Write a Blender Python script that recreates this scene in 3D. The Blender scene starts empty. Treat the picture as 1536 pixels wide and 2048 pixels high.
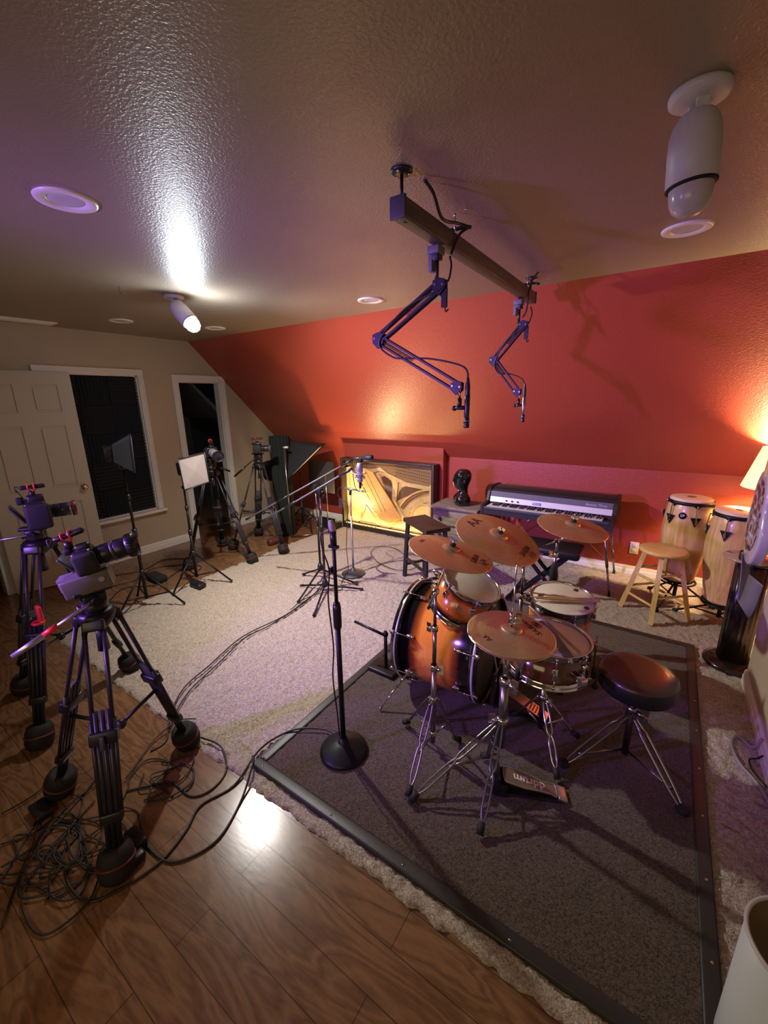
import bpy, bmesh, math, random
import numpy as np
from mathutils import Vector, Matrix, Euler
random.seed(7)
C = bpy.context.scene.collection
PI = math.pi
V = Vector
GF, GC, GR = 0.0, 0.016, 0.034      # tops of the hardwood, the carpet and the dark rug

# ------------------------------------------------------------------ mesh builder
def frame(o, z, x=None):
    z = V(z).normalized()
    x = V(x) if x is not None else (V((0, 0, 1)) if abs(z.z) < .9 else V((1, 0, 0)))
    y = z.cross(x).normalized(); x = y.cross(z)
    m = Matrix((x, y, z)).transposed().to_4x4(); m.translation = V(o)
    return m

class MB:
    def __init__(s, M=None):
        s.v = []; s.f = []; s.sm = []; s.M = M or Matrix()
    def add(s, vs, fs, smooth=False, M=None):
        b = len(s.v); T = s.M @ M if M is not None else s.M
        s.v += [T @ V(q) for q in vs]
        s.f += [tuple(b + i for i in f) for f in fs]
        s.sm += [smooth] * len(fs)
        return s
    def box(s, c, d, M=None, taper=1.0):
        x, y, z = (q / 2 for q in d); t = taper
        vs = [(-x, -y, -z), (x, -y, -z), (x, y, -z), (-x, y, -z), (-x*t, -y*t, z), (x*t, -y*t, z), (x*t, y*t, z), (-x*t, y*t, z)]
        vs = [V(q) + V(c) for q in vs]
        return s.add(vs, [(0, 3, 2, 1), (4, 5, 6, 7), (0, 1, 5, 4), (1, 2, 6, 5), (2, 3, 7, 6), (3, 0, 4, 7)], False, M)
    def rbox(s, c, d, r=.01, M=None):
        # box with its vertical and horizontal edges rounded off
        bm = bmesh.new(); bmesh.ops.create_cube(bm, size=1)
        for v in bm.verts: v.co = V((v.co.x*d[0], v.co.y*d[1], v.co.z*d[2])) + V(c)
        bmesh.ops.bevel(bm, geom=bm.edges[:], offset=min(r, min(d)*.45), segments=3, affect='EDGES', profile=.5)
        bm.verts.index_update()
        s.add([v.co.copy() for v in bm.verts], [tuple(v.index for v in f.verts) for f in bm.faces], True, M); bm.free()
        return s
    def tube(s, p, q, r, r2=None, n=12, M=None):
        p = V(p); q = V(q); r2 = r if r2 is None else r2
        if (q - p).length < 1e-6: return s
        F = frame(p, q - p); L = (q - p).length
        return s.lathe([(0, 0), (r, 0), (r2, L), (0, L)], n, F if M is None else M @ F, sharp=True)
    def lathe(s, prof, n=24, M=None, sharp=False, a0=0, a1=2*PI):
        full = abs(a1 - a0 - 2*PI) < 1e-6
        m = n if full else n + 1
        vs = []; rings = []
        for (r, z) in prof:
            if abs(r) < 1e-7: rings.append([len(vs)]); vs.append((0, 0, z))
            else:
                rings.append(list(range(len(vs), len(vs) + m)))
                vs += [(r*math.cos(a0 + (a1-a0)*k/n), r*math.sin(a0 + (a1-a0)*k/n), z) for k in range(m)]
        fs = []; cap = []
        for a, b in zip(rings, rings[1:]):
            if len(a) == 1 and len(b) == 1: continue
            tgt = cap if (len(a) == 1 or len(b) == 1) and sharp else fs
            for k in range(n):
                k2 = (k + 1) % m
                if len(a) == 1: tgt.append((a[0], b[k], b[k2])[::-1])
                elif len(b) == 1: tgt.append((a[k], a[k2], b[0]))
                else: fs.append((a[k], a[k2], b[k2], b[k]))
        base = len(s.v); s.add(vs, fs, True, M)
        s.f += [tuple(base + i for i in f) for f in cap]; s.sm += [False]*len(cap)
        return s
    def path(s, pts, r, n=8, sub=6, closed=False, M=None):
        pts = [V(q) for q in pts]
        if sub > 1 and len(pts) > 2:
            out = []; N = len(pts)
            for i in range(N if closed else N - 1):
                g = lambda k: pts[k % N] if closed else pts[max(0, min(N-1, k))]
                p0, p1, p2, p3 = g(i-1), g(i), g(i+1), g(i+2)
                for k in range(sub):
                    t = k/sub
                    out.append(.5*((2*p1) + (p2-p0)*t + (2*p0-5*p1+4*p2-p3)*t*t + (3*p1-p0-3*p2+p3)*t**3))
            if not closed: out.append(pts[-1])
            pts = out
        N = len(pts); vs = []; up = None
        for i, p in enumerate(pts):
            a = pts[(i-1) % N] if closed or i else p; b = pts[(i+1) % N] if closed or i < N-1 else p
            t = (b - a).normalized()
            if up is None: up = V((0, 0, 1)) if abs(t.z) < .9 else V((1, 0, 0))
            x = up - t*up.dot(t)
            x = x.normalized() if x.length > 1e-6 else t.orthogonal().normalized()
            up = x; y = t.cross(x)
            vs += [p + (x*math.cos(2*PI*k/n) + y*math.sin(2*PI*k/n))*r for k in range(n)]
        fs = []
        for i in range(N if closed else N-1):
            j = (i+1) % N
            for k in range(n):
                fs.append((i*n+k, i*n+(k+1) % n, j*n+(k+1) % n, j*n+k))
        if not closed: fs += [tuple(range(n))[::-1], tuple((N-1)*n+k for k in range(n))]
        return s.add(vs, fs, True, M)
    def sphere(s, c, r, sc=(1, 1, 1), n=16, M=None):
        prof = [(math.sin(PI*k/(n//2))*r, -math.cos(PI*k/(n//2))*r) for k in range(n//2+1)]
        prof[0] = (0, -r); prof[-1] = (0, r)
        T = Matrix.Translation(V(c)) @ Matrix.Diagonal((*sc, 1))
        return s.lathe(prof, n, T if M is None else M @ T)
    def torus(s, c, R, r, n=40, m=8, M=None, a0=0, a1=2*PI):
        full = abs(a1-a0-2*PI) < 1e-6
        k = n if full else n+1
        P = [V(c)+V((R*math.cos(a0+(a1-a0)*i/n), R*math.sin(a0+(a1-a0)*i/n), 0)) for i in range(k)]
        return s.path(P, r, m, 1, full, M)
    def prism(s, poly, z0, z1, M=None, smooth=False):
        n = len(poly); vs = [(x, y, z0) for x, y in poly] + [(x, y, z1) for x, y in poly]
        fs = [tuple(range(n))[::-1], tuple(range(n, 2*n))] + [(i, (i+1) % n, n+(i+1) % n, n+i) for i in range(n)]
        return s.add(vs, fs, smooth, M)
    def strip(s, pts, w, t, M=None):
        # flat band following pts in local XY, width w, from z=0 to z=t
        P = [V((*q, 0)) for q in pts]; L = []; R = []
        for i, q in enumerate(P):
            d = (P[min(i+1, len(P)-1)] - P[max(i-1, 0)]).normalized(); nn = V((-d.y, d.x, 0))*w/2
            L.append(q+nn); R.append(q-nn)
        n = len(P); vs = L + R + [q+V((0, 0, t)) for q in L] + [q+V((0, 0, t)) for q in R]; fs = []
        for i in range(n-1):
            fs += [(2*n+i, 3*n+i, 3*n+i+1, 2*n+i+1), (i, i+1, n+i+1, n+i), (i, 2*n+i, 2*n+i+1, i+1), (n+i, n+i+1, 3*n+i+1, 3*n+i)]
        fs += [(0, n, 3*n, 2*n), (n-1, 3*n-1, 4*n-1, 2*n-1)]
        return s.add(vs, fs, False, M)
    def build(s, name, mat, parent=None, off=None, fix=True):
        me = bpy.data.meshes.new(name)
        vs = s.v if off is None else [q - off for q in s.v]
        me.from_pydata([tuple(q) for q in vs], [], s.f)
        me.polygons.foreach_set('use_smooth', s.sm)
        if fix:
            bm = bmesh.new(); bm.from_mesh(me); bmesh.ops.recalc_face_normals(bm, faces=bm.faces[:]); bm.to_mesh(me); bm.free()
        me.update()
        o = bpy.data.objects.new(name, me); C.objects.link(o)
        me.materials.append(mat)
        if parent is not None: o.parent = parent
        return o

def tag(o, label=None, cat=None, group=None, kind=None):
    if label: o['label'] = label
    if cat: o['category'] = cat
    if group: o['group'] = group
    if kind: o['kind'] = kind
    return o

class Thing:
    """an Empty at the thing's base; its parts are given in world coordinates"""
    def __init__(s, name, label, cat, loc, group=None):
        s.o = bpy.data.objects.new(name, None); s.o.empty_display_size = .05; C.objects.link(s.o)
        s.o.location = loc; s.loc = V(loc); tag(s.o, label, cat, group)
    def part(s, name, mb, mat, parent=None, label=None):
        o = mb.build(name, mat, parent or s.o, s.loc)
        if label: o['label'] = label
        return o

def single(name, mb, mat, label, cat, group=None, kind=None):
    c = V((0, 0, 0)); n = len(mb.v)
    lo = V((min(q.x for q in mb.v), min(q.y for q in mb.v), min(q.z for q in mb.v)))
    hi = V((max(q.x for q in mb.v), max(q.y for q in mb.v), max(q.z for q in mb.v)))
    b = V(((lo.x+hi.x)/2, (lo.y+hi.y)/2, lo.z))
    o = mb.build(name, mat, None, b); o.location = b
    return tag(o, label, cat, group, kind)

def struct(name, mb, mat, parent=None):
    o = mb.build(name, mat, parent)
    if parent is None: o['kind'] = 'structure'
    return o

def text_mb(s, size, M, surf=None, t=.0006, bold=0, shear=0, sx=1.0):
    cu = bpy.data.curves.new('lettering', 'FONT'); cu.body = s; cu.size = size
    cu.align_x = 'CENTER'; cu.align_y = 'CENTER'; cu.offset = bold; cu.shear = shear; cu.resolution_u = 3
    o = bpy.data.objects.new('lettering', cu); C.objects.link(o)
    dg = bpy.context.evaluated_depsgraph_get(); dg.update()
    me = bpy.data.meshes.new_from_object(o.evaluated_get(dg))
    vs = [v.co.copy() for v in me.vertices]; fs = [tuple(p.vertices) for p in me.polygons]
    bpy.data.objects.remove(o); bpy.data.curves.remove(cu); bpy.data.meshes.remove(me)
    n = len(vs); m = MB(); out = []
    for k in (0, 1):
        for q in vs:
            w = M @ V((q.x*sx, q.y, 0))
            if surf: w = V((w.x, w.y, surf(w.x, w.y)))
            out.append(w + (M.to_3x3() @ V((0, 0, 1)))*(t*k) if not surf else w + V((0, 0, t*k)))
    m.add(out, [tuple(f[::-1]) for f in fs] + [tuple(i+n for i in f) for f in fs])
    return m

# ------------------------------------------------------------------ materials
MATS = {}
def mat(name, col, rough=.5, metal=0, spec=.5, bump=None, noise=None, coat=0, emit=None, trans=0, alpha=None, sheen=0):
    """bump=(scale, strength, distance); noise=(scale, amount) varies the colour"""
    m = bpy.data.materials.new(name); m.use_nodes = True; MATS[name] = m
    nt = m.node_tree; N = nt.nodes; L = nt.links; b = N['Principled BSDF']
    b.inputs['Base Color'].default_value = (*col, 1); b.inputs['Roughness'].default_value = rough
    b.inputs['Metallic'].default_value = metal; b.inputs['Specular IOR Level'].default_value = spec
    b.inputs['Coat Weight'].default_value = coat; b.inputs['Coat Roughness'].default_value = .08
    b.inputs['Transmission Weight'].default_value = trans; b.inputs['Sheen Weight'].default_value = sheen
    if emit: b.inputs['Emission Color'].default_value = (*emit[0], 1); b.inputs['Emission Strength'].default_value = emit[1]
    tc = N.new('ShaderNodeTexCoord')
    if noise:
        t = N.new('ShaderNodeTexNoise'); t.inputs['Scale'].default_value = noise[0]; t.inputs['Detail'].default_value = 5
        L.new(tc.outputs['Object'], t.inputs['Vector'])
        r = N.new('ShaderNodeMapRange'); r.inputs['From Min'].default_value = .3; r.inputs['From Max'].default_value = .7
        r.inputs['To Min'].default_value = 1-noise[1]; r.inputs['To Max'].default_value = 1+noise[1]*.6
        L.new(t.outputs['Fac'], r.inputs['Value'])
        x = N.new('ShaderNodeVectorMath'); x.operation = 'SCALE'; x.inputs[0].default_value = col
        L.new(r.outputs[0], x.inputs['Scale']); L.new(x.outputs[0], b.inputs['Base Color'])
    if bump:
        t = N.new('ShaderNodeTexNoise'); t.inputs['Scale'].default_value = bump[0]; t.inputs['Detail'].default_value = 3
        L.new(tc.outputs['Object'], t.inputs['Vector'])
        q = N.new('ShaderNodeBump'); q.inputs['Strength'].default_value = bump[1]; q.inputs['Distance'].default_value = bump[2]
        L.new(t.outputs['Fac'], q.inputs['Height']); L.new(q.outputs[0], b.inputs['Normal'])
    return m

def wood(name, c1, c2, axis=0, scale=6, rough=.45, stretch=12, coat=0):
    m = mat(name, c1, rough, coat=coat); nt = m.node_tree; N = nt.nodes; L = nt.links; b = N['Principled BSDF']
    tc = N.new('ShaderNodeTexCoord'); mp = N.new('ShaderNodeMapping')
    sc = [stretch]*3; sc[axis] = 1; mp.inputs['Scale'].default_value = sc
    L.new(tc.outputs['Object'], mp.inputs['Vector'])
    t = N.new('ShaderNodeTexNoise'); t.inputs['Scale'].default_value = scale; t.inputs['Detail'].default_value = 6; t.inputs['Distortion'].default_value = .6
    L.new(mp.outputs[0], t.inputs['Vector'])
    r = N.new('ShaderNodeValToRGB'); r.color_ramp.elements[0].position = .32; r.color_ramp.elements[1].position = .68
    r.color_ramp.elements[0].color = (*c2, 1); r.color_ramp.elements[1].color = (*c1, 1)
    L.new(t.outputs['Fac'], r.inputs['Fac']); L.new(r.outputs[0], b.inputs['Base Color'])
    return m

black = mat('black_plastic', (.012, .012, .014), .38)
blackmetal = mat('black_metal', (.007, .007, .008), .42, .0, .3)
rubber = mat('black_rubber', (.008, .008, .008), .75)
blackcloth = mat('black_cloth', (.010, .010, .012), .9, bump=(180, .4, .002))
darkgrey = mat('dark_grey_plastic', (.05, .05, .055), .45)
chrome = mat('chrome', (.72, .71, .70), .13, 1)
dullchrome = mat('dull_chrome', (.30, .29, .30), .26, 1)
silver = mat('satin_silver', (.55, .55, .60), .35, .85)
greymetal = mat('grey_painted_metal', (.14, .14, .155), .5)
red = mat('red_plastic', (.75, .035, .04), .4)
white = mat('white_trim_paint', (.76, .74, .68), .35)
plate = mat('white_plastic', (.72, .70, .66), .35)
fixture = mat('white_fixture_enamel', (.60, .60, .63), .42)
cable = mat('black_cable', (.014, .012, .011), .5)
greycable = mat('grey_cable', (.30, .28, .33), .5)
brass = mat('brass', (.70, .52, .28), .22, 1)
glass = mat('dark_glass', (.01, .01, .012), .04, 0, .8)
lensglass = mat('lens_glass', (.012, .010, .02), .05, 0, 1.0, coat=1)

def paint(name, col, rough, bs, strength, dist, det=2):
    m = mat(name, col, rough); nt = m.node_tree; N = nt.nodes; L = nt.links; b = N['Principled BSDF']
    tc = N.new('ShaderNodeTexCoord')
    t = N.new('ShaderNodeTexNoise'); t.inputs['Scale'].default_value = bs; t.inputs['Detail'].default_value = det; t.inputs['Roughness'].default_value = .55
    L.new(tc.outputs['Object'], t.inputs['Vector'])
    r = N.new('ShaderNodeMapRange'); r.inputs['From Min'].default_value = .42; r.inputs['From Max'].default_value = .66
    L.new(t.outputs['Fac'], r.inputs['Value'])
    q = N.new('ShaderNodeBump'); q.inputs['Strength'].default_value = strength; q.inputs['Distance'].default_value = dist
    L.new(r.outputs[0], q.inputs['Height']); L.new(q.outputs[0], b.inputs['Normal'])
    return m
ceilmat = paint('ceiling_paint', (.285, .23, .175), .36, 105, .42, .0014)
redpaint = paint('red_wall_paint', (.36, .060, .034), .34, 90, .35, .0016)
beige = paint('beige_wall_paint', (.47, .40, .285), .5, 80, .35, .002)
rightpaint = beige
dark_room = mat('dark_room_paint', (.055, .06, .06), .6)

def floor_mat():
    m = mat('hardwood', (.2, .1, .05), .22); nt = m.node_tree; N = nt.nodes; L = nt.links; b = N['Principled BSDF']
    tc = N.new('ShaderNodeTexCoord')
    br = N.new('ShaderNodeTexBrick'); br.inputs['Scale'].default_value = 1; br.inputs['Brick Width'].default_value = .93
    br.inputs['Row Height'].default_value = .127; br.inputs['Mortar Size'].default_value = .0016; br.inputs['Mortar Smooth'].default_value = .2
    br.offset = .37; br.inputs['Color1'].default_value = (.92, .92, .92, 1); br.inputs['Color2'].default_value = (1.06, 1.06, 1.06, 1)
    br.inputs['Mortar'].default_value = (.38, .36, .34, 1); br.inputs['Bias'].default_value = 0
    mo = N.new('ShaderNodeMapping'); mo.inputs['Location'].default_value = (.17, .012, 0)
    L.new(tc.outputs['Object'], mo.inputs['Vector']); L.new(mo.outputs[0], br.inputs['Vector'])
    mp = N.new('ShaderNodeMapping'); mp.inputs['Scale'].default_value = (1, 4.0, 1); L.new(tc.outputs['Object'], mp.inputs['Vector'])
    n1 = N.new('ShaderNodeTexNoise'); n1.inputs['Scale'].default_value = 1.6; n1.inputs['Detail'].default_value = 4; n1.inputs['Distortion'].default_value = .9
    L.new(mp.outputs[0], n1.inputs['Vector'])
    w = N.new('ShaderNodeMath'); w.operation = 'MULTIPLY'; w.inputs[1].default_value = 9; L.new(n1.outputs['Fac'], w.inputs[0])
    f = N.new('ShaderNodeMath'); f.operation = 'PINGPONG'; f.inputs[1].default_value = .5; L.new(w.outputs[0], f.inputs[0])
    n2 = N.new('ShaderNodeTexNoise'); n2.inputs['Scale'].default_value = 22; n2.inputs['Detail'].default_value = 5; L.new(mp.outputs[0], n2.inputs['Vector'])
    ad = N.new('ShaderNodeMath'); ad.operation = 'MULTIPLY_ADD'; ad.inputs[1].default_value = .9; L.new(f.outputs[0], ad.inputs[0])
    h = N.new('ShaderNodeMath'); h.operation = 'MULTIPLY'; h.inputs[1].default_value = .5; L.new(n2.outputs['Fac'], h.inputs[0]); L.new(h.outputs[0], ad.inputs[2])
    r = N.new('ShaderNodeValToRGB'); e = r.color_ramp.elements; e[0].position = .22; e[0].color = (.135, .066, .030, 1); e[1].position = .70; e[1].color = (.235, .124, .059, 1)
    L.new(ad.outputs[0], r.inputs['Fac'])
    mx = N.new('ShaderNodeMix'); mx.data_type = 'RGBA'; mx.blend_type = 'MULTIPLY'; mx.inputs['Factor'].default_value = 1
    L.new(r.outputs[0], mx.inputs['A']); L.new(br.outputs['Color'], mx.inputs['B']); L.new(mx.outputs['Result'], b.inputs['Base Color'])
    q = N.new('ShaderNodeBump'); q.inputs['Strength'].default_value = .5; q.inputs['Distance'].default_value = .0012; q.invert = True
    a2 = N.new('ShaderNodeMath'); a2.operation = 'MULTIPLY_ADD'; a2.inputs[1].default_value = -.18
    L.new(n2.outputs['Fac'], a2.inputs[0]); L.new(br.outputs['Fac'], a2.inputs[2])
    L.new(a2.outputs[0], q.inputs['Height']); L.new(q.outputs[0], b.inputs['Normal'])
    return m
hardwood = floor_mat()

def carpet_mat(name, c1, c2, sc, strength, dist):
    m = mat(name, c1, .95, spec=.15, sheen=.25); nt = m.node_tree; N = nt.nodes; L = nt.links; b = N['Principled BSDF']
    tc = N.new('ShaderNodeTexCoord')
    t = N.new('ShaderNodeTexNoise'); t.inputs['Scale'].default_value = sc; t.inputs['Detail'].default_value = 4; t.inputs['Distortion'].default_value = 1.2
    L.new(tc.outputs['Object'], t.inputs['Vector'])
    r = N.new('ShaderNodeValToRGB'); e = r.color_ramp.elements; e[0].position = .36; e[0].color = (*c2, 1); e[1].position = .6; e[1].color = (*c1, 1)
    L.new(t.outputs['Fac'], r.inputs['Fac']); L.new(r.outputs[0], b.inputs['Base Color'])
    q = N.new('ShaderNodeBump'); q.inputs['Strength'].default_value = strength; q.inputs['Distance'].default_value = dist
    L.new(t.outputs['Fac'], q.inputs['Height']); L.new(q.outputs[0], b.inputs['Normal'])
    return m
carpetm = carpet_mat('beige_carpet_pile', (.56, .475, .385), (.30, .24, .185), 95, .9, .012)
rugm = carpet_mat('brown_rug_pile', (.125, .088, .062), (.034, .023, .016), 120, 1.0, .008)
rugedge = mat('rug_binding', (.028, .026, .024), .45, bump=(60, .2, .002))

def cymbal_mat():
    m = mat('cymbal_bronze', (.60, .36, .19), .27, .75); nt = m.node_tree; N = nt.nodes; L = nt.links; b = N['Principled BSDF']
    tc = N.new('ShaderNodeTexCoord'); sp = N.new('ShaderNodeSeparateXYZ'); L.new(tc.outputs['Object'], sp.inputs[0])
    cx = N.new('ShaderNodeCombineXYZ'); L.new(sp.outputs[0], cx.inputs[0]); L.new(sp.outputs[1], cx.inputs[1])
    ln = N.new('ShaderNodeVectorMath'); ln.operation = 'LENGTH'; L.new(cx.outputs[0], ln.inputs[0])
    w = N.new('ShaderNodeTexNoise'); w.noise_dimensions = '1D'; w.inputs['Scale'].default_value = 350; w.inputs['Detail'].default_value = 3
    L.new(ln.outputs['Value'], w.inputs['W'])
    q = N.new('ShaderNodeBump'); q.inputs['Strength'].default_value = .22; q.inputs['Distance'].default_value = .0006
    L.new(w.outputs['Fac'], q.inputs['Height']); L.new(q.outputs[0], b.inputs['Normal'])
    r = N.new('ShaderNodeMapRange'); r.inputs['To Min'].default_value = .20; r.inputs['To Max'].default_value = .34
    L.new(w.outputs['Fac'], r.inputs['Value']); L.new(r.outputs[0], b.inputs['Roughness'])
    an = N.new('ShaderNodeTexNoise'); an.inputs['Scale'].default_value = 6; L.new(tc.outputs['Object'], an.inputs['Vector'])
    rr = N.new('ShaderNodeValToRGB'); rr.color_ramp.elements[0].color = (.56, .42, .19, 1); rr.color_ramp.elements[1].color = (.70, .54, .27, 1)
    L.new(an.outputs['Fac'], rr.inputs[0]); L.new(rr.outputs[0], b.inputs['Base Color'])
    b.inputs['Anisotropic'].default_value = .75
    tg = N.new('ShaderNodeTangent'); tg.direction_type = 'RADIAL'; tg.axis = 'Z'; L.new(tg.outputs[0], b.inputs['Tangent'])
    return m
cymbalm = cymbal_mat()
ink = mat('dark_brown_ink', (.07, .02, .010), .5)
headm = mat('coated_drum_head', (.66, .60, .52), .5, noise=(9, .10))
skin = mat('conga_skin', (.72, .58, .40), .55, noise=(14, .10))

def burst_mat(name, half, c_mid, c_edge, w=.4, edgecol=(.006, .004, .004)):
    """sunburst lacquer: orange in the middle of the shell, black towards both rims (along local Z, shell centred at 0)"""
    m = mat(name, c_mid, .16, coat=.8); nt = m.node_tree; N = nt.nodes; L = nt.links; b = N['Principled BSDF']
    tc = N.new('ShaderNodeTexCoord'); sp = N.new('ShaderNodeSeparateXYZ'); L.new(tc.outputs['Object'], sp.inputs[0])
    ab = N.new('ShaderNodeMath'); ab.operation = 'ABSOLUTE'; L.new(sp.outputs[2], ab.inputs[0])
    dv = N.new('ShaderNodeMath'); dv.operation = 'DIVIDE'; dv.inputs[1].default_value = half; L.new(ab.outputs[0], dv.inputs[0])
    r = N.new('ShaderNodeValToRGB'); e = r.color_ramp.elements; e[0].position = 0; e[0].color = (*c_mid, 1)
    e[1].position = w+.18; e[1].color = (*edgecol, 1); k = e.new(w); k.color = (*c_edge, 1); k2 = e.new(w-.12); k2.color = (*c_mid, 1)
    L.new(dv.outputs[0], r.inputs[0])
    mp = N.new('ShaderNodeMapping'); mp.inputs['Scale'].default_value = (6, 6, 40); L.new(tc.outputs['Object'], mp.inputs[0])
    t = N.new('ShaderNodeTexNoise'); t.inputs['Scale'].default_value = 2; t.inputs['Detail'].default_value = 5; t.inputs['Distortion'].default_value = 1; L.new(mp.outputs[0], t.inputs[0])
    mr = N.new('ShaderNodeMapRange'); mr.inputs['To Min'].default_value = .72; mr.inputs['To Max'].default_value = 1.2; L.new(t.outputs['Fac'], mr.inputs['Value'])
    x = N.new('ShaderNodeVectorMath'); x.operation = 'SCALE'; L.new(r.outputs[0], x.inputs[0]); L.new(mr.outputs[0], x.inputs['Scale'])
    L.new(x.outputs[0], b.inputs['Base Color'])
    return m
pine = wood('pine', (.80, .57, .25), (.64, .41, .14), 2, 5, .4)
pine_top = wood('pine_top', (.80, .57, .25), (.62, .40, .14), 0, 5, .35)
congawood = wood('conga_wood', (.74, .51, .23), (.52, .31, .12), 2, 4, .3, 9, .4)
soundboard = wood('spruce', (.78, .50, .20), (.60, .36, .13), 0, 5, .5)
oldwood = wood('weathered_wood', (.30, .24, .19), (.12, .09, .07), 0, 6, .7, 8)
darkwood = wood('dark_brown_wood', (.05, .030, .020), (.022, .012, .008), 0, 6, .4)
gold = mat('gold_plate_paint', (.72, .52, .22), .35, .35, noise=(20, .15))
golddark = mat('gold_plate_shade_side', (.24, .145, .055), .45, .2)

# ------------------------------------------------------------------ the room
Z = 2.41; XL = -4.9; YS = 3.08; YK = 4.46; ZK = 1.04; XR = .59; YC = 3.0; XE = 1.75; YB = -1.6; XW = -6.6
sl = lambda y: min(Z, Z - (y-YS)*(Z-ZK)/(YK-YS))
def wallmb(): return MB()
YZ = Matrix(((0, 0, 1, 0), (1, 0, 0, 0), (0, 1, 0, 0), (0, 0, 0, 1)))   # local (y,z,thickness) -> world
w = MB()
def vstrip(y0, y1, z0=0, z1=None):
    top = [(y1, sl(y1)), (YS, Z), (y0, Z)] if (z1 is None and y0 < YS < y1) else ([(y1, sl(y1)), (y0, sl(y0))] if z1 is None else [(y1, z1), (y0, z1)])
    w.prism([(y0, z0), (y1, z0)] + top, XL-.1, XL, YZ)
vstrip(.93, 1.55); vstrip(1.55, 2.42, 2.0); vstrip(1.55, 2.42, 0, .50); vstrip(2.42, 2.88); vstrip(2.88, 3.44, 1.95); vstrip(3.44, YK+.1)
struct('wall_left', w, beige)
w = MB(); w.box(((XW+XE)/2, (YB+YK+.1)/2, -.03), (XE-XW, YK+.1-YB, .06)); struct('floor', w, hardwood)
w = MB(); w.box(((XW+XE)/2, (YB+YS)/2, Z+.03), (XE-XW, YS-YB, .06)); struct('ceiling', w, ceilmat)
w = MB(); w.prism([(YS, Z), (YK, ZK), (YK+.1, ZK+.1), (YS+.05, Z+.1), (YS-.0, Z+.06)], XL-.1, XE, YZ); struct('wall_slope', w, redpaint)
w = MB(); w.box(((XL+XE)/2, YK+.05, ZK/2), (XE-XL, .1, ZK)); struct('wall_back', w, redpaint)
w = MB(); YBU = 4.35; w.prism([(YBU, 0), (YK, 0), (YK+.05, ZK+.0), (YBU+.0, ZK+(YK-YBU))], -3.62, -2.12, YZ); struct('wall_bumpout', w, redpaint)
w = MB(); w.box((XR+.06, (YB+YC)/2, Z/2), (.12, YC-YB, Z)); struct('wall_right', w, rightpaint)
w = MB(); w.box((XE+.05, (YC+YK)/2, Z/2), (.1, YK-YC+.2, Z)); w.box(((XR+.12+XE)/2, YC-.05, Z/2), (XE-XR-.12, .1, Z)); struct('wall_alcove', w, beige)
# dark rooms beyond the two openings and the doorway at the left edge
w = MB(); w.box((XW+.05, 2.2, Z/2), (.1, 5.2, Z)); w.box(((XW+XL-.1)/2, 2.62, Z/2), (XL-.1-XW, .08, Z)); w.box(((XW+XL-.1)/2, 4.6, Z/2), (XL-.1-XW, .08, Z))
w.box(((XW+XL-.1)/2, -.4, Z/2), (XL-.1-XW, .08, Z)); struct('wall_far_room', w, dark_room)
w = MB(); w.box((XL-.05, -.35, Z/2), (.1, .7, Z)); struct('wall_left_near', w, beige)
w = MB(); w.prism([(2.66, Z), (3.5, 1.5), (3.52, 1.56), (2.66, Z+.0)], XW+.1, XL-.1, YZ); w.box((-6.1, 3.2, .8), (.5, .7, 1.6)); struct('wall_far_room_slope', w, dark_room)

# carpet: a displaced sheet with a ragged edge
def carpet():
    x0, x1, y0, y1 = -3.66, XE, .885, YK; st = .0125
    nx = int((x1-x0)/st)+1; ny = int((y1-y0)/st)+1
    rng = np.random.default_rng(3)
    X, Y = np.meshgrid(np.linspace(x0, x1, nx), np.linspace(y0, y1, ny))
    h = rng.random((ny, nx)); h = (h + np.roll(h, 1, 0) + np.roll(h, 1, 1))/3
    Zz = .001 + .024*h
    Xj = X + (rng.random((ny, nx))-.5)*st*.6; Yj = Y + (rng.random((ny, nx))-.5)*st*.6
    Zz[0, :] = -.001; Zz[:, 0] = -.001; Zz[-1, :] = .0; Zz[:, -1] = 0
    e = np.convolve(rng.random(nx)-.5, [.3, .4, .3], 'same')*.03; Yj[0, :] = y0+e; Yj[1, :] = y0+e*.8+.006
    e = np.convolve(rng.random(ny)-.5, [.3, .4, .3], 'same')*.03; Xj[:, 0] = x0+e; Xj[:, 1] = x0+e*.8+.006
    # under the wall strip at the right the carpet is trimmed
    vs = np.stack([Xj, Yj, Zz], -1).reshape(-1, 3)
    keep = ~((X[:-1, :-1] > XR+.03) & (Y[:-1, :-1] < YC-.03))
    ii, jj = np.nonzero(keep); a = ii*nx+jj
    fs = np.stack([a, a+1, a+nx+1, a+nx], -1)
    me = bpy.data.meshes.new('carpet'); me.from_pydata(vs.tolist(), [], fs.tolist())
    me.polygons.foreach_set('use_smooth', [True]*len(me.polygons)); me.materials.append(carpetm)
    o = bpy.data.objects.new('carpet', me); C.objects.link(o)
    tag(o, 'cream shag carpet covering the floor up to the red wall', 'carpet')
carpet()

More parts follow.
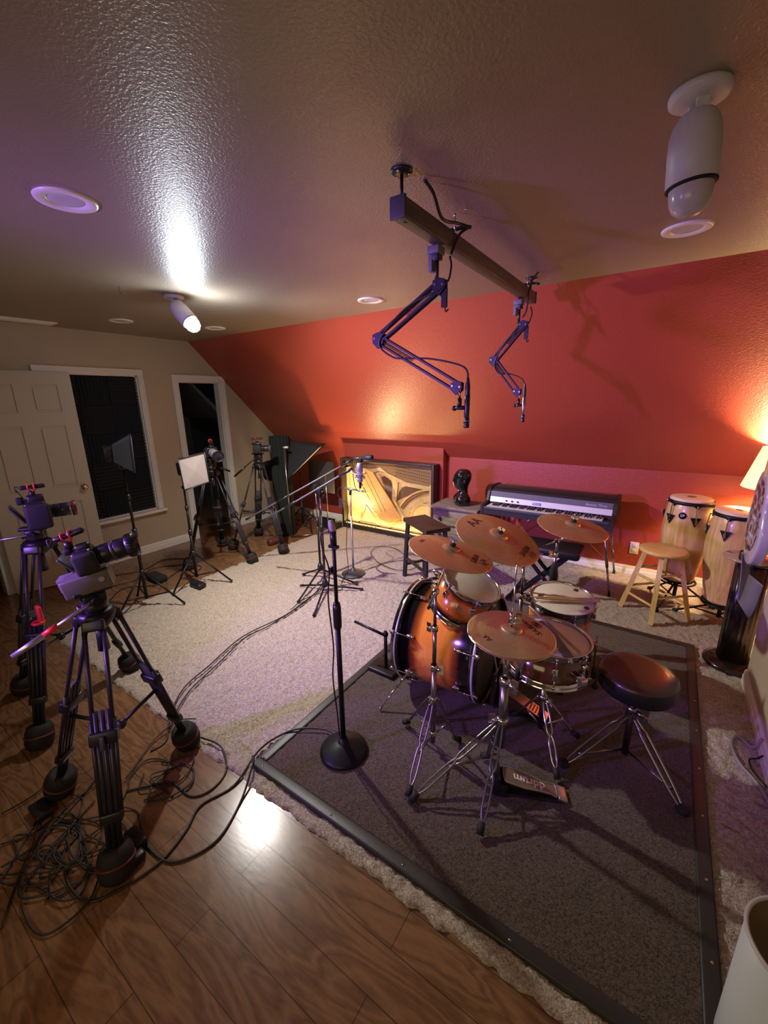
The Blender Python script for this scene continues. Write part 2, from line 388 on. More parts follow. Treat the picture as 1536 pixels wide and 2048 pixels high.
# dark rug with bound edge and rivets
RX0, RX1, RY0, RY1 = -1.44, .35, .945, 3.27
T = Thing('area_rug', 'dark brown rug with riveted black edging under the drum kit', 'rug', (RX0, RY0, 0))
def rug():
    st = .02; nx = int((RX1-RX0-.08)/st)+1; ny = int((RY1-RY0-.08)/st)+1; rng = np.random.default_rng(5)
    X, Y = np.meshgrid(np.linspace(RX0+.04, RX1-.04, nx), np.linspace(RY0+.04, RY1-.04, ny)); Zz = .024+.005*rng.random((ny, nx))
    m = MB(); m.v = [V(q) for q in np.stack([X, Y, Zz], -1).reshape(-1, 3).tolist()]
    m.f = [(j*nx+i, j*nx+i+1, (j+1)*nx+i+1, (j+1)*nx+i) for j in range(ny-1) for i in range(nx-1)]; m.sm = [True]*len(m.f)
    T.part('pile', m, rugm)
rug()
for (a, b, c, d) in ((RX0, RX1, RY0, RY0+.052), (RX0, RX1, RY1-.052, RY1), (RX0, RX0+.052, RY0+.052, RY1-.052), (RX1-.052, RX1, RY0+.052, RY1-.052)):
    m = MB(); m.rbox(((a+b)/2, (c+d)/2, .017), (b-a, d-c, .033), .008); T.part('binding', m, rugedge)
riv = [(RX1-.022, y) for y in (1.25, 1.52, 1.8, 2.07, 2.34, 2.6)] + [(RX0+.02, y) for y in (1.0, 1.3, 1.6)] + [(x, RY0+.02) for x in (-1.38, -.95, -.6, -.2)]
for x, y in riv:
    m = MB(); m.sphere((x, y, .0335), .006, (1, 1, .4), 8); T.part('rivet', m, brass if x > .2 else dullchrome)

# baseboards
def baseb(name, x0, y0, x1, y1, n):
    m = MB(); d = V((x1-x0, y1-y0, 0)); L = d.length; F = frame((x0, y0, 0), d, (0, 0, 1))
    # local: x = up, y = sideways, z = along
    s_ = 1 if (F.to_3x3() @ V((0, 1, 0))).dot(V((*n, 0))) > 0 else -1
    m.prism([(0, 0), (.095, 0), (.095, .006*s_), (.08, .012*s_), (.06, .013*s_), (.055, .016*s_), (0, .016*s_)], 0, L, F)
    struct(name, m, white)
baseb('baseboard_left', XL, .93, XL, 2.79, (1, 0)); baseb('baseboard_left_far', XL, 3.53, XL, YK, (1, 0))
baseb('baseboard_back_left', XL, YK, -3.62, YK, (0, -1)); baseb('baseboard_bumpout', -3.62, YBU, -2.12, YBU, (0, -1))
baseb('baseboard_back', -2.12, YK, XE, YK, (0, -1)); baseb('baseboard_right', XR, YB, XR, YC, (-1, 0))
baseb('baseboard_alcove', XR, YC, XE, YC, (0, 1))

# closet / pass opening with white casing, foam filled
def casing(name, y0, y1, z0, z1, wd, bottom, clip=None):
    root = None
    def board(poly, t=.022):
        return MB().prism(poly, XL, XL+t, YZ)
    m = MB()
    top = [(y0-wd, z1), (y1+wd, z1), (y1+wd, z1+wd), (y0-wd, z1+wd)]
    if clip: top = [(y0-wd, z1), (y1+wd, z1), (y1+wd, sl(y1+wd)-.005), (y1+wd-.04, z1+wd), (y0-wd, z1+wd)]
    m.prism(top, XL, XL+.022, YZ); m.prism([(y, z if z < z1+wd-.02 else z) for y, z in [(y0-wd, z1+.012), (y1+wd-.05, z1+.012), (y1+wd-.05, z1+.028), (y0-wd, z1+.028)]], XL+.022, XL+.03, YZ)
    root = m.build(name, white); root['kind'] = 'structure'
    for a in (y0-wd, y1):
        mm = MB(); zb = z0 if not bottom else z0
        mm.prism([(a, zb), (a+wd, zb), (a+wd, z1), (a, z1)], XL, XL+.022, YZ)
        for k in (.2, .55, .8): mm.prism([(a+wd*k, zb), (a+wd*(k+.1), zb), (a+wd*(k+.1), z1), (a+wd*k, z1)], XL+.022, XL+.029, YZ)
        mm.build('side_casing', white, root)
    if bottom:
        mm = MB(); mm.rbox((XL+.03, (y0+y1)/2, z0-.02), (.075, y1-y0+2*wd+.04, .035), .01); mm.build('sill', white, root)
    mm = MB()
    for a in (y0, y1-.012): mm.box((XL-.05, a+.006, (z0+z1)/2), (.1, .012, z1-z0))
    mm.box((XL-.05, (y0+y1)/2, z1-.006), (.1, y1-y0, .012)); 
    if bottom: mm.box((XL-.05, (y0+y1)/2, z0+.006), (.1, y1-y0, .012))
    mm.build('jamb', white, root)
    return root
casing('window_1', 1.55, 2.42, .50, 2.0, .06, True)
casing('door_2', 2.88, 3.44, 0, 1.95, .075, False, True)
# doorway casing at far left, mostly behind the open door
m = MB(); m.box((XL+.011, .965, 1.01), (.022, .07, 2.02)); struct('trim_doorway', m, white)

# open six-panel door, folded back against the wall
def door():
    a = V((-4.82, .985, 0)); b = V((-4.66, 1.70, 0)); d = (b-a); L = d.length
    F = frame(a, (0, 0, 1), d)          # x along door, y sideways, z up
    if (F.to_3x3() @ V((0, 1, 0))).x < 0: F = F @ Matrix.Diagonal((1, -1, 1, 1))
    m = MB(F); H_ = 1.99; t = .035
    xs = [(.11, .11+(L-.33)/2), (L-.11-(L-.33)/2, L-.11)]; zs = [(.22, .80), (.95, 1.52), (1.64, 1.88)]
    # stiles & rails standing proud of the panels
    m.box((L/2, 0, H_/2+.008), (L, t*.5, H_))
    rails = [(0, L, .008, .22), (0, L, .80, .95), (0, L, 1.52, 1.64), (0, L, 1.88, H_)]
    stiles = [(0, .11), (xs[0][1], xs[1][0]), (L-.11, L)]
    for x0, x1, z0, z1 in rails: m.box(((x0+x1)/2, t*.37, (z0+z1)/2), (x1-x0, t*.26, z1-z0))
    for x0, x1 in stiles:
        for z0, z1 in zs: m.box(((x0+x1)/2, t*.37, (z0+z1)/2), (x1-x0, t*.26, z1-z0))
    root = m.build('door_1', mat('door_paint', (.52, .46, .35), .42)); root['kind'] = 'structure'
    for x0, x1 in xs:
        for z0, z1 in zs:
            p = MB(F); p.box(((x0+x1)/2, t*.25+.004, (z0+z1)/2), (x1-x0-.05, .010, z1-z0-.05)); p.build('door_panel', MATS['door_paint'], root)
    k = MB(F); kx = L-.065
    k.lathe([(0, 0), (.027, 0), (.027, .006), (.011, .010), (.010, .030), (.022, .042), (.027, .055), (.020, .066), (0, .070)], 20, Matrix.Translation((kx, t*.5, .93)) @ Matrix.Rotation(-PI/2, 4, 'X'))
    kk = k.build('door_knob', brass, root); kk['label'] = 'brass door knob'
    h = MB(F); h.box((L, 0, .93), (.004, .02, .055)); h.build('latch_plate', brass, root)
door()

# acoustic foam tiles in the opening
foam = mat('charcoal_foam', (.020, .024, .028), .95, bump=(300, .3, .001))
rows = ['top row', 'second row from the top', 'middle row', 'fourth row from the top', 'bottom row']; cols = ['mostly behind the door', 'in the centre column', 'beside the right frame']
ty, tz = .286, .296
for r in range(5):
    for c in range(3):
        vert = (r+c) % 2 == 1; y0 = 1.557+c*ty; z0 = 1.985-(r+1)*tz; m = MB(); n = 8
        prof = [(0, 0)]
        S_ = ty if vert else tz
        for k in range(n): prof += [(S_*(k+.04)/n, .014), (S_*(k+.5)/n, .045), (S_*(k+.96)/n, .014)]
        prof += [(S_, 0)]
        if vert: m.add([(XL-.06+q[1], y0+q[0], z) for z in (z0, z0+tz) for q in prof], [tuple(range(len(prof)))[::-1], tuple(range(len(prof), 2*len(prof)))] + [(i, i+1, len(prof)+i+1, len(prof)+i) for i in range(len(prof)-1)])
        else: m.add([(XL-.06+q[1], y, z0+q[0]) for y in (y0, y0+ty) for q in prof], [tuple(range(len(prof)))[::-1], tuple(range(len(prof), 2*len(prof)))] + [(i, i+1, len(prof)+i+1, len(prof)+i) for i in range(len(prof)-1)])
        single('foam_tile', m, foam, 'charcoal foam tile with %s wedges, %s, %s' % ('upright' if vert else 'level', rows[r], cols[c]), 'acoustic foam', 'wedge foam tiles filling the opening')
m = MB(); m.box((XL-.08, 1.985, 1.25), (.03, .87, 1.5)); struct('trim_backing', m, mat('backing_board', (.02, .02, .022), .8))

# wall outlets
for i, (x, y, z, lb) in enumerate(((-3.80, YK, .27, 'white wall outlet left of the lit piano frame'), (-.12, YK, .28, 'white wall outlet right of the electric piano legs'))):
    T = Thing('wall_outlet', lb, 'outlet', (x, y, z))
    m = MB(); m.rbox((x, y-.003, z), (.075, .006, .12), .003); T.part('cover_plate', m, plate)
    for dz in (-.026, .026):
        m = MB(); m.rbox((x, y-.007, z+dz), (.034, .004, .03), .002); m.box((x-.006, y-.0095, z+dz+.003), (.002, .001, .009)); m.box((x+.006, y-.0095, z+dz+.003), (.002, .001, .009)); T.part('socket', m, plate)

# recessed cans, vent, hook
lensmat = mat('can_lens', (.55, .53, .55), .25)
for (x, y, lb) in ((-1.90, .795, 'white recessed ceiling light nearest the left edge of the frame'), (-1.94, 2.72, 'white recessed ceiling light just before the red slope, centre'), (-.05, 2.49, 'white recessed ceiling light below the large unlit spotlight'), (-4.12, 1.98, 'white recessed ceiling light nearest the beige wall'), (-3.83, 2.72, 'white recessed ceiling light behind the glowing spotlight')):
    T = Thing('recessed_light', lb, 'ceiling light', (x, y, Z), 'recessed ceiling lights'); F = Matrix.Translation((x, y, Z)) @ Matrix.Rotation(PI, 4, 'X')
    T.part('trim_ring', MB(F).lathe([(.098, 0), (.096, .006), (.085, .008), (.062, .005), (.058, .001)], 40), white)
    T.part('lens', MB(F).lathe([(.060, .0005), (.05, .004), (.03, .003), (0, .0035)], 32), lensmat)
T = Thing('ceiling_vent', 'long white slotted air vent in the ceiling by the beige wall', 'vent', (-4.69, 1.45, Z))
m = MB(); m.rbox((-4.69, 1.45, Z-.006), (.15, .46, .012), .004); T.part('frame', m, white)
for k in range(5): T.part('slat', MB().box((-4.74+k*.024, 1.45, Z-.015), (.012, .42, .006)), white)
m = MB(); m.path([(-2.95, 1.44, Z), (-2.95, 1.44, Z-.03), (-2.94, 1.45, Z-.045), (-2.925, 1.46, Z-.035)], .002, 6); single('ceiling_hook', m, dullchrome, 'tiny bare hook screwed into the ceiling left of the lit spotlight', 'hook')
# ------------------------------------------------------------------ ceiling spotlights
def spot(x, y, aim, label, lit, k=1.0):
    T = Thing('spotlight_fixture', label, 'spotlight', (x, y, Z))
    D = Matrix.Translation((x, y, Z)) @ Matrix.Rotation(PI, 4, 'X')
    T.part('ceiling_plate', MB(D).lathe([(0, 0), (.064, 0), (.066, .006), (.064, .016), (.056, .021), (.03, .023), (0, .023)], 40), fixture)
    aim = V(aim).normalized(); o = V((x, y, Z-.055)); side = aim.cross(V((0, 0, 1))).normalized(); fw = V((0, 0, 1)).cross(side)
    if fw.dot(aim) < 0: fw = -fw
    m = MB()
    for s in (-1, 1):
        q = o + side*s*.020
        m.add([q+side*a+fw*b+V((0, 0, c)) for a in (-.004, .004) for b, c in ((-.013, .035), (.013, .035), (.013, -.028), (-.013, -.028))], [(0, 1, 2, 3), (7, 6, 5, 4), (0, 4, 5, 1), (1, 5, 6, 2), (2, 6, 7, 3), (3, 7, 4, 0)])
        m.tube(q-side*.008*s*0-side*.008, q+side*.008, .008)
    T.part('bracket', m, fixture)
    F = frame(o - aim*.012, aim) @ Matrix.Diagonal((1, 1, k, 1))
    m = MB(F).lathe([(0, -.006), (.020, -.004), (.036, .006), (.048, .024), (.0545, .048), (.0565, .08), (.0560, .165), (.052, .168), (.050, .16)], 40)
    T.part('housing', m, fixture)
    T.part('gasket', MB(F).lathe([(.0545, .164), (.0560, .166), (.0560, .170), (.0500, .172), (.0, .171)], 40), rubber)
    dome = MB(F).lathe([(.048, .168), (.048, .185), (.046, .205), (.038, .225), (.024, .238), (.010, .243), (0, .244)], 40)
    b = T.part('bulb', dome, mat('lit_bulb', (1, 1, 1), .3, emit=((.84, .94, 1.0), 280)) if lit else mat('frosted_bulb', (.55, .52, .55), .22, trans=.0))
    for dx in (.3, -.4):
        a = F @ V((.040*math.cos(dx), .040*math.sin(dx), .030)); T.part('vent_hole', MB().sphere(a, .0035), rubber)
    return F
FB = spot(-.045, 1.455, (.07, .03, -.99), 'large white ceiling spotlight with unlit frosted bulb, near the camera', False, .93)
FL = spot(-2.92, 1.775, (.62, .22, -.72), 'small white ceiling spotlight with glowing bulb, toward the beige wall', True)

# ------------------------------------------------------------------ hanging beam and scissor arms
beamm = wood('beam_grey_brown', (.115, .095, .065), (.07, .056, .038), 1, 6, .5)
bx0, by0, by1, bz = -.82, 1.315, 2.88, 2.30
T = Thing('hanging_beam', 'grey-brown square beam hung from the ceiling holding two microphone arms', 'beam', (bx0, (by0+by1)/2, bz-.035))
T.part('bar', MB().rbox((bx0, (by0+by1)/2, bz), (.055, by1-by0, .062), .008), beamm)
T.part('end_cap', MB().rbox((bx0, by0-.003, bz), (.060, .012, .067), .004), darkgrey)
T.part('end_cap', MB().rbox((bx0, by1+.003, bz), (.060, .012, .067), .004), darkgrey)
m = MB(); m.tube((bx0, by0+.04, bz-.034), (bx0, by0+.04, bz-.027), .007); T.part('bolt', m, black)
for y in (1.335, 2.85):
    T.part('hanger_rod', MB().tube((bx0, y, bz+.03), (bx0, y, Z-.008), .0055), blackmetal)
    m = MB(); m.lathe([(0, 0), (.035, 0), (.036, .004), (.03, .010), (.012, .014), (0, .014)], 24, Matrix.Translation((bx0, y, Z)) @ Matrix.Rotation(PI, 4, 'X'))
    f = T.part('hanger_plate', m, black)
    for a in (.6, 2.7, 4.8): T.part('screw', MB().sphere((bx0+.025*math.cos(a), y+.025*math.sin(a), Z-.011), .0045), chrome, f)
for y in (1.72, 2.74):
    m = MB(); m.tube((bx0+.01, y, bz+.03), (bx0+.01, y, Z-.004), .0035, n=8); r_ = T.part('threaded_rod', m, chrome)
    T.part('nut', MB().sphere((bx0+.01, y, Z-.012), .007), chrome, r_)
    m = MB(); m.path([(bx0-.03, y-.03, bz+.04), (bx0+.0, y, bz+.05), (bx0+.05, y+.01, bz+.052), (bx0+.08, y-.01, bz+.04)], .007, 8); T.part('cable_hook', m, black)
    T.part('screw', MB().sphere((bx0+.06, y-.01, Z-.006), .0055), chrome)

def scissor(y, clampx, sh, el, wr, label, mlabel, mb_z, s=1.0, k=0):
    T = Thing('scissor_boom_stand', label, 'scissor boom', (clampx, y, bz-.03))
    m = MB(); m.rbox((clampx-.005, y-.0, bz-.052), (.05, .055, .028), .004); m.rbox((clampx-.022, y, bz-.085), (.018, .032, .075), .003); T.part('clamp', m, greymetal)
    m = MB(); m.rbox((clampx, y, bz-.06), (.030, .042, .05), .004); m.tube((clampx, y, bz-.08), (clampx, y, sh[1]+.01), .008); m.tube((clampx, y-.03, bz-.09), (clampx+.03, y-.03, bz-.09), .004); T.part('socket', m, black)
    P = lambda q, dy=0, dx=0, dz=0: V((q[0]+dx, y+dy, q[1]+dz))
    a = P(sh); b = P(el); c = P(wr)
    up = V((0, 0, 1))
    def seg(p, q, nm):
        d = (q-p).normalized(); n = V((-d.z, 0, d.x)); 
        if n.z < 0: n = -n
        for off in (.016, -.016):
            for dy in ((-.011, .011) if nm == 'upper_arm_bar' else (-.009, .009)):
                T.part(nm, MB().box((0, 0, 0), (.008, .008, (q-p).length), frame((p+q)/2+n*off+V((0, dy, 0)), q-p)), blackmetal)
    seg(a, b, 'upper_arm_bar'); seg(b, c, 'lower_arm_bar')
    # springs
    d = (b-a); pts = []
    for (p, q, n_) in ((a+d*.08-up*.035*0, a+d*.52, 40), (b+(c-b)*.06, b+(c-b)*.45, 40)):
        F = frame(p, q-p); L = (q-p).length
        pts = [F @ V((.0065*math.cos(i*.9), .0065*math.sin(i*.9), L*i/(n_*4))) for i in range(n_*4)]
        T.part('spring', MB().path(pts, .0015, 4, 1), darkgrey)
    # joints
    for nm, q, r in (('shoulder_joint', a, .030), ('elbow_joint', b, .032), ('wrist_joint', c, .026)):
        F = frame(q+V((0, -.014, 0)), (0, 1, 0)); m = MB(F)
        poly = [(r*math.cos(t)*(1.25 if i % 2 else .9), r*math.sin(t)) for i, t in enumerate([k_*PI/3 for k_ in range(6)])]
        m.prism(poly, 0, .004); m.prism(poly, .024, .028); j = T.part(nm, m, blackmetal)
        for ax, az in ((.016, .0), (-.016, .004)):
            T.part('joint_screw', MB().tube(q+V((ax, -.017, az)), q+V((ax, .017, az)), .004), dullchrome, j)
    m = MB(); m.box(a+V((.020, 0, -.045)), (.022, .012, .07)); m.path([a+V((.024, 0, -.07)), a+V((.026, 0, -.095)), a+V((.038, 0, -.088))], .003, 6); T.part('spring_anchor', m, blackmetal)
    # end stud
    e = c+V((.012, 0, -.028)); T.part('brass_stud', MB().tube(c+V((.012, 0, -.005)), e-V((0, 0, .02)), .0045), brass)
    T.part('mic_clip', MB().tube(e-V((0, 0, .015)), e-V((0, 0, .055)), .009).tube(e+V((-.022, 0, -.055)), e+V((.03, 0, -.052)), .008).sphere(e+V((-.022, 0, -.055)), .011), black)
    # cable
    mx = c.x+.045; zb = mb_z
    m = MB(); m.path([a+V((.03, .02, .10)), a+V((.045, .0, .05)), a+V((.02, -.015, -.01)), a+(b-a)*.5+V((0, -.018, .02)), b+V((.012, -.018, -.01)), b+(c-b)*.2+V((0, -.014, -.035)), b+(c-b)*.42+V((0, -.01, -.0)), b+(c-b)*.7+V((0, 0, .05)), V((mx-.02, y, c.z+.075)), V((mx, y, c.z+.02)), V((mx, y, c.z-.03))], .0038, 8)
    T.part('cable', m, cable)
    # microphone hangs in the clip
    D = Matrix.Translation((mx, y, zb))
    M_ = Thing('pencil_microphone', mlabel, 'microphone', (mx, y, zb))
    top = c.z-.03; L = top-zb
    M_.part('body', MB(D).lathe([(.0098, L*.30), (.0108, L*.32), (.0108, L*.98), (.009, L), (0, L)], 20), black if k == 0 else dullchrome)
    M_.part('capsule', MB(D).lathe([(0, 0), (.0115, 0), (.0118, .004), (.0118, L*.12), (.0108, L*.135), (.0118, L*.15), (.0118, L*.28), (.010, L*.31)], 20), black)
    M_.part('ring', MB(D).lathe([(.0118, L*.20), (.0124, L*.205), (.0124, L*.225), (.0118, L*.23)], 20), dullchrome)
    M_.part('plug', MB(D).lathe([(.010, L*.98), (.010, L*1.25), (.006, L*1.42), (.0045, L*1.5)], 16), black)
scissor(1.60, -.825, (-.81, 2.125), (-1.10, 1.955), (-.725, 1.745), 'black scissor microphone arm on the near end of the hanging beam', 'black pencil microphone on the nearer beam-mounted arm', 1.585)
scissor(2.70, -.835, (-.805, 2.12), (-.975, 1.93), (-.815, 1.735), 'black scissor microphone arm on the far end of the hanging beam', 'slim pencil microphone with dark grey body on the farther beam-mounted arm', 1.55, .9, 1)
m = MB(); m.path([(bx0+.03, 1.43, Z), (bx0+.045, 1.47, Z-.03), (bx0+.04, 1.55, Z-.08), (bx0+.05, 1.66, bz+.045), (bx0+.065, 1.72, bz+.045), (bx0+.04, 1.70, bz+.02), (bx0+.035, 1.64, bz-.06)], .0055, 8)
single('power_cable', m, cable, 'black cable dropping from the ceiling to the near end of the beam', 'cable')
m = MB(); m.path([(bx0+.075, 2.72, bz+.10), (bx0+.05, 2.70, bz+.06), (bx0+.035, 2.69, bz-.01), (bx0+.03, 2.69, bz-.10), (bx0+.01, 2.69, bz-.14)], .005, 8)
single('power_cable', m, cable, 'short black cable draped over the far end of the beam', 'cable')

# ------------------------------------------------------------------ cymbals
def cymbal(label, c, n, R, bell, texts, cat='cymbal', topnut=True, x=None, name='cymbal', felt=True):
    F = frame(c, n, x) if x is not None else frame(c, n)
    o = bpy.data.objects.new(name, None); C.objects.link(o); o.matrix_world = F; tag(o, label, cat)
    hb = .018 if R > .19 else .014; bow = .028*R/.25; rb = bell
    def prof(r):
        if r < rb: return bow*(1-(rb/R)**1.6) + hb*math.sqrt(max(0, 1-(r/rb)**2.4))*.96
        return bow*(1-(r/R)**1.6)
    rs = [.0055] + [rb*k/10 for k in range(2, 11)] + [rb+(R-rb)*k/24 for k in range(1, 25)]
    up = [(r, prof(r)+.0006) for r in rs]; dn = [(r, prof(r)-.0006) for r in rs][::-1]
    p = MB().lathe(up+dn+[up[0]], 72).build('plate', cymbalm, o)
    for s_, size, ang, rad, rot, sx in texts:
        M_ = Matrix.Rotation(ang, 4, 'Z') @ Matrix.Translation((rad, 0, 0)) @ Matrix.Rotation(rot, 4, 'Z')
        if s_ == '#':
            m = MB()
            for k in range(7):
                rr = size*(k+.7)/7; pts = []
                for i in range(25):
                    t = i/24*2*PI; q = M_ @ V((rr*math.cos(t), rr*.72*math.sin(t), 0)); pts.append((q.x, q.y, prof(q.length)+.0007))
                m.path(pts[:-1], .0007, 4, 1, True)
            m.build('ring_emblem', ink, o)
        else:
            text_mb(s_, size, M_, lambda x_, y_: prof(math.hypot(x_, y_))+.0009, bold=size*.018, sx=sx).build('logo', ink, o)
    if felt: MB().lathe([(.006, hb+bow), (.016, hb+bow), (.017, hb+bow+.008), (.006, hb+bow+.012)], 20).build('felt_washer', rubber, o)
    return F, prof
camx = V((0, 0, 1.7))
# aim the local x axis so that lettering angles can be given from the camera side: x = towards camera-right
XR_ = V((.83, .56, 0))
ride, pf = cymbal('largest bronze cymbal, tilted, lettered AA and SABIAN, above the small tom', (-.747, 2.272, .905), (.354, -.094, .931), .254, .055,
    [('AA', .090, 2.42, .165, -PI/2, .95), ('SABIAN', .046, -.62, .172, PI/2, .82), ('#', .034, -.58, .212, PI/2, 1)], x=XR_)
crl, _ = cymbal('bronze crash cymbal at the left of the kit, overlapped by the largest cymbal', (-.822, 1.791, .955), (.215, .085, .973), .216, .045,
    [('SABIAN', .040, -.38, .125, PI/2, .85), ('#', .034, -.36, .170, PI/2, 1), ('AA', .035, 2.75, .155, -PI/2, 1)], x=XR_)
crr, _ = cymbal('shiny bronze crash cymbal in front of the electric piano keys', (-.41, 2.649, .925), (.16, -.06, .984), .206, .045, [], x=XR_)
hh, _ = cymbal('top bronze hi-hat cymbal lettered SABIAN, lowest of the cymbals', (-.433, 1.563, .748), (.055, .004, .998), .180, .045,
    [('SABIAN', .040, .36, .098, PI/2, .95), ('#', .028, .42, .140, PI/2, 1), ('AA', .030, 3.6, .125, -PI/2, 1)], x=XR_, felt=False)
F = frame((-.433, 1.563, .738), (-.055, -.004, -.998)); o = bpy.data.objects.new('cymbal', None); C.objects.link(o); o.matrix_world = F
tag(o, 'bottom hi-hat cymbal facing down just beneath the top hi-hat', 'cymbal')
MB().lathe([(.006, .032), (.03, .030), (.045, .018), (.10, .012), (.18, 0), (.18, -.0012), (.10, .0105), (.045, .016), (.03, .028), (.006, .030)], 64).build('plate', cymbalm, o)

def wingnut(m, p, d=(0, 0, 1), s=1.0):
    F = frame(p, d); m.lathe([(0, 0), (.007*s, 0), (.008*s, .006*s), (.005*s, .014*s), (0, .015*s)], 12, F)
    for a in (-1, 1): m.box((a*.011*s, 0, .014*s), (.016*s, .004*s, .018*s), F)

def stand_legs(T, base, feet, zt, zb, gr, mt, braced=True, rfoot=.013):
    bx, by = base
    for fx, fy in feet:
        f = V((fx, fy, gr+.012)); c0 = V((bx, by, 0)); d = V((fx-bx, fy-by, 0)); L = d.length; d.normalize(); s = V((-d.y, d.x, 0))
        top = V((bx, by, zt)) + d*.022; m = MB()
        e = f - d*.03 + V((0, 0, .022))
        mid = top.lerp(e, .18); m.path([top+s*.006, mid+s*.012, top.lerp(e, .45)+s*.012, top.lerp(e, .52)+s*.004, top.lerp(e, .6)+s*.011, top.lerp(e, .88)+s*.011, e], .0045, 8, 3)
        m.path([top-s*.006, mid-s*.012, top.lerp(e, .45)-s*.012, top.lerp(e, .52)-s*.004, top.lerp(e, .6)-s*.011, top.lerp(e, .88)-s*.011, e], .0045, 8, 3)
        leg = T.part('leg', m, mt)
        if braced: T.part('brace', MB().tube(V((bx, by, zb))+d*.02, top.lerp(e, .62), .0045), mt, leg)
        T.part('rubber_foot', MB().tube(f-d*.035+V((0, 0, .026)), f, rfoot, rfoot*1.2), rubber, leg)

def cymbal_stand(label, base, feet, F, tophub, gr, boom=None, zt=.33):
    bx, by = base; T = Thing('cymbal_stand', label, 'cymbal stand', (bx, by, gr))
    T.part('base_tube', MB().tube((bx, by, gr+.05), (bx, by, .50), .0125), dullchrome)
    m = MB(); m.lathe([(.013, 0), (.018, .002), (.018, .03), (.013, .034)], 16, Matrix.Translation((bx, by, .485))); wingnut(m, (bx+.018, by, .50), (1, .2, 0), 1.3); T.part('height_collar', m, chrome)
    hub = V((bx, by, tophub)); T.part('middle_tube', MB().tube((bx, by, .50), (bx, by, .70), .0095), dullchrome)
    m = MB(); m.lathe([(.010, 0), (.015, .002), (.015, .026), (.010, .03)], 16, Matrix.Translation((bx, by, .69))); wingnut(m, (bx-.015, by, .70), (-1, .2, 0), 1.2); T.part('height_collar', m, chrome)
    T.part('top_tube', MB().tube((bx, by, .70), hub, .0075), dullchrome)
    m = MB(); m.lathe([(.013, 0), (.019, .002), (.019, .022), (.013, .026)], 16, Matrix.Translation((bx, by, zt-.01))); m.lathe([(.013, 0), (.019, .002), (.019, .022), (.013, .026)], 16, Matrix.Translation((bx, by, gr+.09))); wingnut(m, (bx, by-.019, zt), (0, -1, 0), 1.2); T.part('leg_collar', m, chrome)
    stand_legs(T, base, feet, zt, gr+.10, gr, dullchrome)
    cc = F.translation; n = F.to_3x3() @ V((0, 0, 1)); lo = cc - n*.03; hi = cc + n*.075
    m = MB(); m.tube(lo - n*.03, hi, .004); T.part('cymbal_rod', m, chrome)
    T.part('lower_felt', MB().tube(cc+n*(-.012), cc+n*.010, .018), rubber)
    m = MB(); wingnut(m, hi-n*.022, n, 1.1); T.part('wing_nut', m, chrome)
    tb = lo - n*.03
    if (hub-tb).length > .03:
        d = (tb-hub).normalized(); m = MB(); m.tube(hub - d*.13, tb, .006); T.part('boom_arm', m, chrome)
        T.part('tilter', MB().sphere(hub, .017).tube(hub+V((0, -.018, 0)), hub+V((0, .018, 0)), .012), chrome)
        T.part('tilter', MB().sphere(tb, .012), chrome)
        T.part('rubber_tip', MB().tube(hub-d*.13, hub-d*.145, .007), rubber)
    return T
cymbal_stand('chrome boom cymbal stand holding the left crash cymbal, left of the bass drum', (-.75, 1.49), ((-.955, 1.56), (-.66, 1.61), (-.72, 1.20)), crl, .885, GR)
cymbal_stand('chrome cymbal stand holding the largest cymbal behind the small tom', (-.62, 2.42), ((-.86, 2.52), (-.52, 2.22), (-.50, 2.62)), ride, .80, GR)
T = cymbal_stand('chrome cymbal stand for the crash cymbal in front of the electric piano', (-.50, 2.72), ((-.68, 2.78), (-.36, 2.62), (-.45, 2.94)), crr, .80, GR)
m = MB()
for k in range(5): m.tube((-.50+.016*math.cos(k), 2.72+.016*math.sin(k), .52+.022*k), (-.50+.026*math.cos(k), 2.72+.026*math.sin(k), .52+.022*k), .004, n=8)
m.lathe([(.010, .50), (.026, .50), (.028, .56), (.018, .64), (.010, .66)], 12, Matrix.Translation((-.50, 2.72, 0))); T.part('memory_lock', m, black)

# hi-hat stand
hx, hy = -.44, 1.555
T = Thing('hi_hat_stand', 'chrome hi-hat stand with foot pedal under the lowest cymbals', 'hi-hat stand', (hx, hy, GR))
T.part('lower_tube', MB().lathe([(.0, 0), (.019, 0), (.019, .34), (.0, .34)], 24, Matrix.Translation((hx, hy, GR+.14)), sharp=True), dullchrome)
T.part('upper_tube', MB().tube((hx, hy, .50), (hx, hy, .695), .0125), chrome)
m = MB(); m.lathe([(.014, 0), (.024, .002), (.024, .034), (.014, .038)], 20, Matrix.Translation((hx, hy, .495))); wingnut(m, (hx+.024, hy-.01, .512), (1, -.3, 0), 1.8); T.part('height_collar', m, chrome)
T.part('cymbal_seat', MB().lathe([(.0, 0), (.017, 0), (.024, .012), (.024, .018), (0, .018)], 20, Matrix.Translation((hx+.005, hy+.006, .69))), chrome)
T.part('pull_rod', MB().tube((hx+.005, hy+.008, .70), (hx+.012, hy+.009, 1.055), .0032, n=8), chrome)
m = MB(); m.lathe([(.004, 0), (.013, .003), (.014, .012), (.010, .018), (.010, .044), (.012, .048), (.004, .052)], 20, Matrix.Translation((hx+.006, hy+.008, .788))); wingnut(m, (hx+.018, hy+.008, .822), (1, .3, .1), 1.3); wingnut(m, (hx+.016, hy+.008, .80), (1, .3, -.2), 1.2)
T.part('clutch', m, chrome)
m = MB(); m.lathe([(.019, 0), (.027, .002), (.027, .028), (.019, .03)], 16, Matrix.Translation((hx, hy, .30))); wingnut(m, (hx-.02, hy-.015, .315), (-1, -.5, 0), 1.6); T.part('leg_collar', m, chrome)
stand_legs(T, (hx, hy), ((-.53, 1.60-.02), (-.40, 1.215), (-.70, 1.19)), .31, GR+.10, GR, dullchrome)
